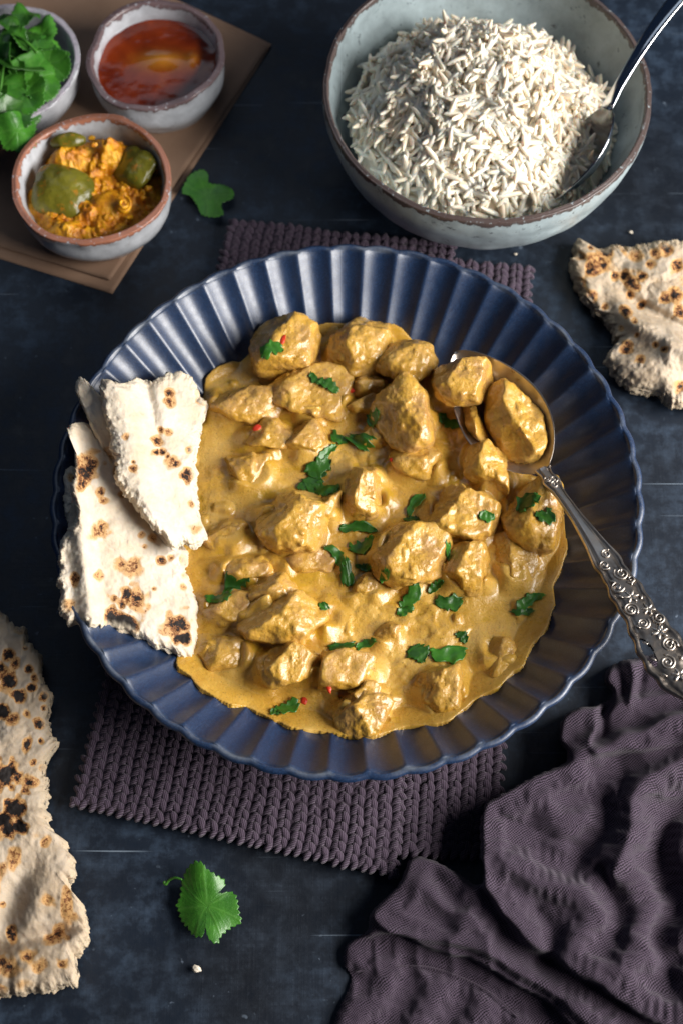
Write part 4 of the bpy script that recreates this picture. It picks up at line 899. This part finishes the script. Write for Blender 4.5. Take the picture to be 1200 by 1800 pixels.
# ---------------------------------------------------------------- knitted cloth
def build_knit():
    BL, TL = P(132, 1408, .007), P(410, 388, .007); BR, TR = P(690, 1534, .007), P(792, 428, .007)
    t = empty('knitted_cloth', (BL[0] + .05, BL[1] + .05, 0), 'folded plum coloured knitted cloth under the fluted plate', 'dishcloth')
    D, Fc = ICO[3]
    def layer(BL, TL, BR, TR, z, ncol, name, umin=0.0):
        u0, v0 = 0, 0
        def bil(u, v): return (1 - u) * (1 - v) * BL + u * (1 - v) * BR + u * v * TR + (1 - u) * v * TL
        n = 50; g = np.linspace(0, 1, n); U, W_ = np.meshgrid(g, g, indexing='ij'); X = bil(U[..., None], W_[..., None]); X[..., 2] = z - .0016
        T = X.reshape(-1, 3); B = T.copy(); B[:, 2] = z - .0040; nm = n * n; F1 = gridf(n, n)
        rim = np.array([i * n for i in range(n)] + [(n - 1) * n + j for j in range(1, n)] + [i * n + n - 1 for i in range(n - 2, -1, -1)] + [j for j in range(n - 2, 0, -1)]); r2 = np.roll(rim, -1)
        part(name, np.concatenate([T, B]), np.concatenate([F1, F1[:, ::-1] + nm, np.stack([rim, rim + nm, r2 + nm, r2], -1)]), MY, t, {'ply': np.zeros(2 * nm)})
        Lv = np.linalg.norm(TL - BL); nrow = int(Lv / .0042); cw = np.linalg.norm(BR - BL) / ncol
        Vs, Fs, Ps, o = [], [], [], 0; rg = np.random.default_rng(int(z * 1e4))
        for i in range(ncol):
            for j in range(nrow):
                for sd in (-1, 1):
                    u = (i + .5 + sd * .235) / ncol; v = (j + .5 + .12 * rg.normal() * .5) / nrow
                    if u < umin: continue
                    p = bil(u, v); p = p + np.array([.0009, .0009, .0006]) * vn(np.array([[p[0] * 55, p[1] * 55, q_] for q_ in (0., 7., 13.)]), 5)
                    if math.hypot(p[0] - PC[0], p[1] - PC[1]) < .092: continue
                    dv = bil(u, min(v + .01, 1)) - bil(u, v - .01 if v > .01 else v); dv /= np.linalg.norm(dv); du = np.array([dv[1], -dv[0], 0])
                    a = sd * math.radians(33) + rg.normal(0, .07)
                    ax = dv * math.cos(a) + du * math.sin(a); bx = np.cross([0, 0, 1], ax)
                    l = .0037 * rg.uniform(.88, 1.14); w_ = cw * .30 * rg.uniform(.92, 1.08)
                    zz = np.array([0, 0, 1.0]) ; zt = ax * .94 + zz * .34
                    V = D[:, :1] * l * zt * .98 + D[:, 1:2] * w_ * bx + D[:, 2:3] * .0017 * zz + p + np.array([0, 0, -.0006 + rg.normal(0, .00022)])
                    Vs.append(V); Fs.append(Fc + o); o += len(V); Ps.append(D[:, 0] * .55 + D[:, 1] * .5 + i * .1)
        # edge whip stitches along bottom and sides
        for (A, Bp, ln, inn) in ((BL, BR, .0044, 1), (BL, TL, .0052, 0), (BR, TR, .0052, 0)):
            L = np.linalg.norm(Bp - A); k = int(L / ln); dr = (Bp - A) / L; pr = np.array([-dr[1], dr[0], 0])
            for q in range(k + 1):
                p = A + dr * (q * L / k) + rg.normal(0, .00025, 3) * np.array([1, 1, .5])
                if math.hypot(p[0] - PC[0], p[1] - PC[1]) < .092: continue
                ax = pr * .9 + dr * .45; ax /= np.linalg.norm(ax); bx = np.cross([0, 0, 1], ax)
                V = D[:, :1] * .0034 * ax + D[:, 1:2] * .0017 * bx + D[:, 2:3] * .0022 * np.array([0, 0, 1]) + p + np.array([0, 0, -.0014])
                Vs.append(V); Fs.append(Fc + o); o += len(V); Ps.append(D[:, 0] * .5 + D[:, 1] * .4)
        part('stitches', np.concatenate(Vs), np.concatenate(Fs), MY, t, {'ply': np.concatenate(Ps)}, kind='stuff')
    layer(BL, TL, BR, TR, .0085, 23, 'upper_fold')
    BL2, TL2, BR2, TR2 = P(640, 1500, .0045), P(700, 445, .0045), P(868, 1500, .0045), P(930, 470, .0045)
    for q in (BL2, TL2, BR2, TR2): pass
    layer(BL2, TL2, BR2, TR2, .0045, 9, 'lower_fold')
build_knit()
# ---------------------------------------------------------------- linen napkin
def build_napkin():
    O = [(560,1960),(578,1840),(596,1775),(618,1722),(606,1690),(614,1658),(645,1636),(655,1598),(700,1548),(716,1512),(748,1506),(800,1528),(838,1552),(842,1500),(846,1424),(872,1402),(925,1368),(988,1336),(978,1300),(986,1262),(1012,1246),(1050,1238),(1072,1222),(1058,1198),(1072,1174),(1120,1158),(1200,1146),(1360,1120),(1400,1500),(1400,1960),(1000,1980)]
    def ridge(x, y, pts, amp, wid): d = segdist(x, y, catmull(pts, 5, False), False); return amp * .80 * np.exp(-(np.sqrt(d * d + (wid * .25) ** 2) - wid * .25) / (wid * .72))
    def hf(x, y):
        W = np.stack([x / 100, y / 100, x * 0], -1)
        wx = x + 9 * fbm(W * 1.3, 2, 71); wy = y + 9 * fbm(W * 1.3, 2, 81)
        h = .0035 + 0 * x
        def lay(poly, t, soft=9, bulge=.002):
            sd = sdist(wx, wy, catmull(poly, 5)); return t * ss(-2, soft, sd) + bulge * np.exp(-((sd - soft) / 12) ** 2)
        h = h + lay([(600,1700),(612,1660),(700,1640),(760,1668),(850,1700),(930,1745),(1000,1800),(1100,1900),(1400,1980),(1450,1100),(1050,1100),(950,1240),(830,1380),(690,1500),(640,1600)], .0050, 7, .0016)
        h = h + lay([(648,1600),(690,1540),(716,1508),(760,1504),(838,1550),(832,1400),(990,1200),(1100,1120),(1450,1080),(1450,1980),(1250,1980),(1120,1870),(1010,1790),(940,1730),(850,1680),(760,1652),(690,1640)], .0045, 11, .001)
        h = h + lay([(842,1575),(838,1500),(843,1420),(900,1380),(990,1334),(1090,1290),(1200,1240),(1460,1190),(1460,1960),(1330,1920),(1200,1830),(1100,1770),(1000,1710),(920,1650)], .0065, 13, .0018)
        h = h + lay([(612,1742),(660,1722),(760,1722),(840,1748),(900,1800),(960,1900),(560,1900),(585,1790)], -.0035, 8, -.0005)
        h = h + lay([(1050,1330),(1068,1248),(1150,1218),(1240,1196),(1420,1180),(1420,1290),(1250,1300)], .0030, 8, .0015)
        h = h + lay([(980,1330),(984,1258),(1012,1244),(1050,1240),(1056,1262),(1048,1310),(1020,1330)], .0045, 8, .002)
        # long folds and hollows
        h = h + ridge(wx, wy, [(1230,1300),(1180,1345),(1125,1400),(1095,1460),(1085,1530)], .0085, 24)
        h = h + ridge(wx, wy, [(1215,1420),(1180,1440),(1160,1490),(1165,1560)], -.0130, 34)
        h = h + ridge(wx, wy, [(1060,1410),(1045,1460),(1020,1520)], -.0050, 17)
        h = h + ridge(wx, wy, [(1085,1345),(1100,1385),(1095,1425)], -.0035, 18)
        h = h + ridge(wx, wy, [(1060,1530),(1075,1580),(1080,1640)], -.0070, 20)
        h = h + ridge(wx, wy, [(880,1440),(950,1470),(1020,1490)], -.0020, 9)
        h = h + ridge(wx, wy, [(870,1500),(930,1540),(1000,1560),(1070,1620),(1140,1680),(1220,1720)], .0032, 20)
        h = h + ridge(wx, wy, [(950,1600),(965,1640),(960,1680)], -.0060, 14)
        h = h + ridge(wx, wy, [(880,1640),(960,1690),(1050,1745),(1150,1790),(1250,1850)], -.0045, 20)
        h = h + ridge(wx, wy, [(1030,1760),(1100,1800),(1180,1870)], .0030, 26)
        h = h + ridge(wx, wy, [(740,1560),(790,1590),(850,1640)], .0035, 20)
        h = h + ridge(wx, wy, [(770,1550),(800,1575)], -.0035, 14)
        h = h + ridge(wx, wy, [(1180,1600),(1150,1650),(1180,1720)], -.0070, 26)
        for xx in (665, 700, 735, 790, 850): h = h + ridge(wx, wy, [(xx, 1650), (xx + 8, 1720)], .0016, 9)
        h = h + ridge(wx, wy, [(1108,1162),(1116,1200),(1104,1240)], .0040, 7) - ridge(wx, wy, [(1090,1165),(1096,1235)], .0035, 9) - ridge(wx, wy, [(1130,1165),(1128,1225)], .0035, 8)
        h = h - ridge(wx, wy, [(1060,1245),(1064,1300)], .0060, 9)
        # hem seams
        h = h + ridge(wx, wy, [(628,1712),(690,1704),(760,1708),(850,1745),(910,1800)], -.0010, 3.0) + ridge(wx, wy, [(640,1698),(690,1690),(765,1694),(860,1728),(930,1785)], .0012, 4)
        Wt = np.stack([x / 62, y / 62, x * 0], -1); cr = 1 - np.abs(fbm(Wt @ np.array([[.9, -.35, 0], [.5, 1.2, 0], [0, 0, 1]]) * .75 + 3, 3, 91)) * 1.5; cr2 = 1 - np.abs(fbm(Wt @ np.array([[1.5, .6, 0], [-.9, 1.9, 0], [0, 0, 1]]) + 9, 2, 95)) * 1.4
        h = h + .0008 * (cr - .5)
        sdo = sdist(x, y, catmull(O, 6)); k = np.clip(sdo / 14, 0, 1); k = np.sqrt(np.clip(1 - (1 - k) ** 2, 0, 1))
        return .0015 + (np.maximum(h, .0035) - .0015) * k, sdo
    def relax(gx, gy, X, Y, Z):
        # let a slightly oversized sheet buckle into wrinkles over the folded layers (position based cloth)
        k = 3; Xc, Yc, Zc = X[::k, ::k], Y[::k, ::k], Z[::k, ::k]; G = P(Xc, Yc, Zc); p = G.copy(); n, m = Xc.shape
        W_ = G * np.array([1, 1, 0]); p[..., 2] += .0012 * fbm(W_ * 55, 2, 7) + .0006 * vn(W_ * 160, 9)
        ex = .062 + .07 * np.clip(fbm(W_ * 14, 2, 17) + .2, 0, 1); cons = []
        for di, dj, stf, f in ((1, 0, 1, 1), (0, 1, 1, 1), (1, 1, .5, 1), (1, -1, .5, 1), (3, 0, .14, .99), (0, 3, .14, .99), (5, 0, .12, .98), (0, 5, .12, .98), (4, 4, .07, .985), (4, -4, .07, .985)):
            A = (slice(0, n - di), slice(0, m - dj) if dj >= 0 else slice(-dj, m)); B = (slice(di, n), slice(dj, m) if dj >= 0 else slice(0, m + dj))
            L0 = np.linalg.norm(G[A] - G[B], axis=-1) * (1 + (ex[A] + ex[B]) * .5 * f); cons.append((A, B, L0, stf))
        v = np.zeros_like(p)
        for it in range(520):
            old = p.copy(); p = p + v * .90; acc = np.zeros_like(p); cnt = np.full((n, m, 1), 1e-6)
            for A, B, L0, stf in cons:
                d = p[B] - p[A]; l = np.linalg.norm(d, axis=-1); c_ = (stf * .5 * (l - L0) / (l + 1e-9))[..., None] * d
                acc[A] += c_; acc[B] -= c_; cnt[A] += stf; cnt[B] += stf
            p = p + acc / cnt * 1.5
            kz = .0022; p[..., :2] += (G[..., :2] - p[..., :2]) * .004; p[..., 2] += (G[..., 2] - p[..., 2]) * kz
            p[..., 2] = np.maximum(p[..., 2], .0012); v = p - old
        off = p - G; ui = np.linspace(0, n - 1, n)
        def up(a):
            fi = np.arange(X.shape[0]) / k; fj = np.arange(X.shape[1]) / k
            def cub(a, f, ax):
                a = np.moveaxis(a, ax, 0); i = np.clip(np.floor(f).astype(int), 0, len(a) - 1); t = (f - i)[(...,) + (None,) * (a.ndim - 1)]; g = lambda j: a[np.clip(j, 0, len(a) - 1)]
                p0, p1, p2, p3 = g(i - 1), g(i), g(i + 1), g(i + 2); r_ = p1 + .5 * t * (p2 - p0 + t * (2 * p0 - 5 * p1 + 4 * p2 - p3 + t * (3 * (p1 - p2) + p3 - p0))); return np.moveaxis(r_, 0, ax)
            return cub(cub(a, fi, 0), fj, 1)
        relax.off = up(off)
        return Z
    st = 2.7; gx = np.arange(540, 1345, st); gy = np.arange(1110, 1945, st); X, Y = np.meshgrid(gx, gy, indexing='ij')
    Z, sd = hf(X, Y)
    Z, sd = relax(gx, gy, X, Y, Z), sd
    for _ in range(2):
        Zp = np.pad(Z, 1, mode='edge'); Z = (Zp[:-2, 1:-1] + Zp[2:, 1:-1] + Zp[1:-1, :-2] + Zp[1:-1, 2:] + 2 * Zp[1:-1, 1:-1]) / 6
    V = (P(X, Y, Z) + relax.off).reshape(-1, 3); V[:, 2] = np.maximum(V[:, 2], .0011); Fq = gridf(len(gx), len(gy)); Fq = Fq[(sd.ravel() > -1.5)[Fq].all(1)]
    used = np.unique(Fq); mp = np.full(len(V), -1); mp[used] = np.arange(len(used)); V = V[used]; Fq = mp[Fq]
    # real cloth lengths for the weave
    P3 = P(X, Y, Z); du = np.linalg.norm(np.diff(P3, axis=0, prepend=P3[:1]), axis=2); dv = np.linalg.norm(np.diff(P3, axis=1, prepend=P3[:, :1]), axis=2)
    UU = np.cumsum(np.minimum(du, .0016), 0); VV = np.cumsum(np.minimum(dv, .0016), 1)
    sx = X / 100; lay2 = ss(-20, 30, 1.0 * (Y - 1600) - .62 * (X - 850))
    uv = P3[..., :2].reshape(-1, 2)[used] * 10
    o = V.mean(0); o[2] = 0; me = mesh('linen_napkin', V - o, Fq)
    uvl = me.uv_layers.new(name='UVMap'); li = np.zeros(len(me.loops), np.int32); me.loops.foreach_get('vertex_index', li); uvl.data.foreach_set('uv', uv[li].astype(np.float32).ravel())
    nap = tag(link('linen_napkin', me, MLIN, None, o), 'crumpled plum gauze linen napkin at the lower right', 'napkin')
    # sewing stitches along the hem
    pts = catmull([(628,1708),(690,1699),(762,1702),(850,1738),(910,1790)], 14, False); D, Fc = ICO[2]; ps = []
    for k in range(0, len(pts) - 1, 1):
        z, _ = hf(pts[k:k + 1, 0], pts[k:k + 1, 1]); p = P(pts[k, 0], pts[k, 1], float(z[0]) + .0004); q = P(pts[k + 1, 0], pts[k + 1, 1], float(z[0]) + .0004); d = q - p; d /= np.linalg.norm(d); b_ = np.cross([0, 0, 1], d)
        ps.append((D[:, :1] * .0011 * d + D[:, 1:2] * .00035 * b_ + D[:, 2:3] * .0003 * np.array([0, 0, 1]) + p - o, Fc))
    Vh, Fh = join(ps); me = mesh('hem_stitching', Vh, Fh); attr(me, 'ply', np.zeros(len(Vh))); so = link('hem_stitching', me, MY, nap); so['kind'] = 'stuff'
build_napkin()
# ---------------------------------------------------------------- crumbs
MCR = m_simple('bread_crumb', (.6, .52, .4), (.72, .65, .55), 300, .8)
for px, py, s_, lab in ((346,1703,7,'pale bread crumb below the single coriander leaf'), (905,447,3,'tiny crumb on the table left of the naan piece at the right'), (1108,408,4,'small crumb on the table above the naan piece at the right')):
    D, Fc = ICO[3]; V = D * np.array([s_, s_ * .8, s_ * .6]) * MPP * (1 + .45 * vn(D * 2.2 + px, 3))[:, None] + P(px, py, .001 + s_ * MPP * .5)
    top('bread_crumb', V, Fc, MCR, lab, 'crumb', 'crumbs on the table')
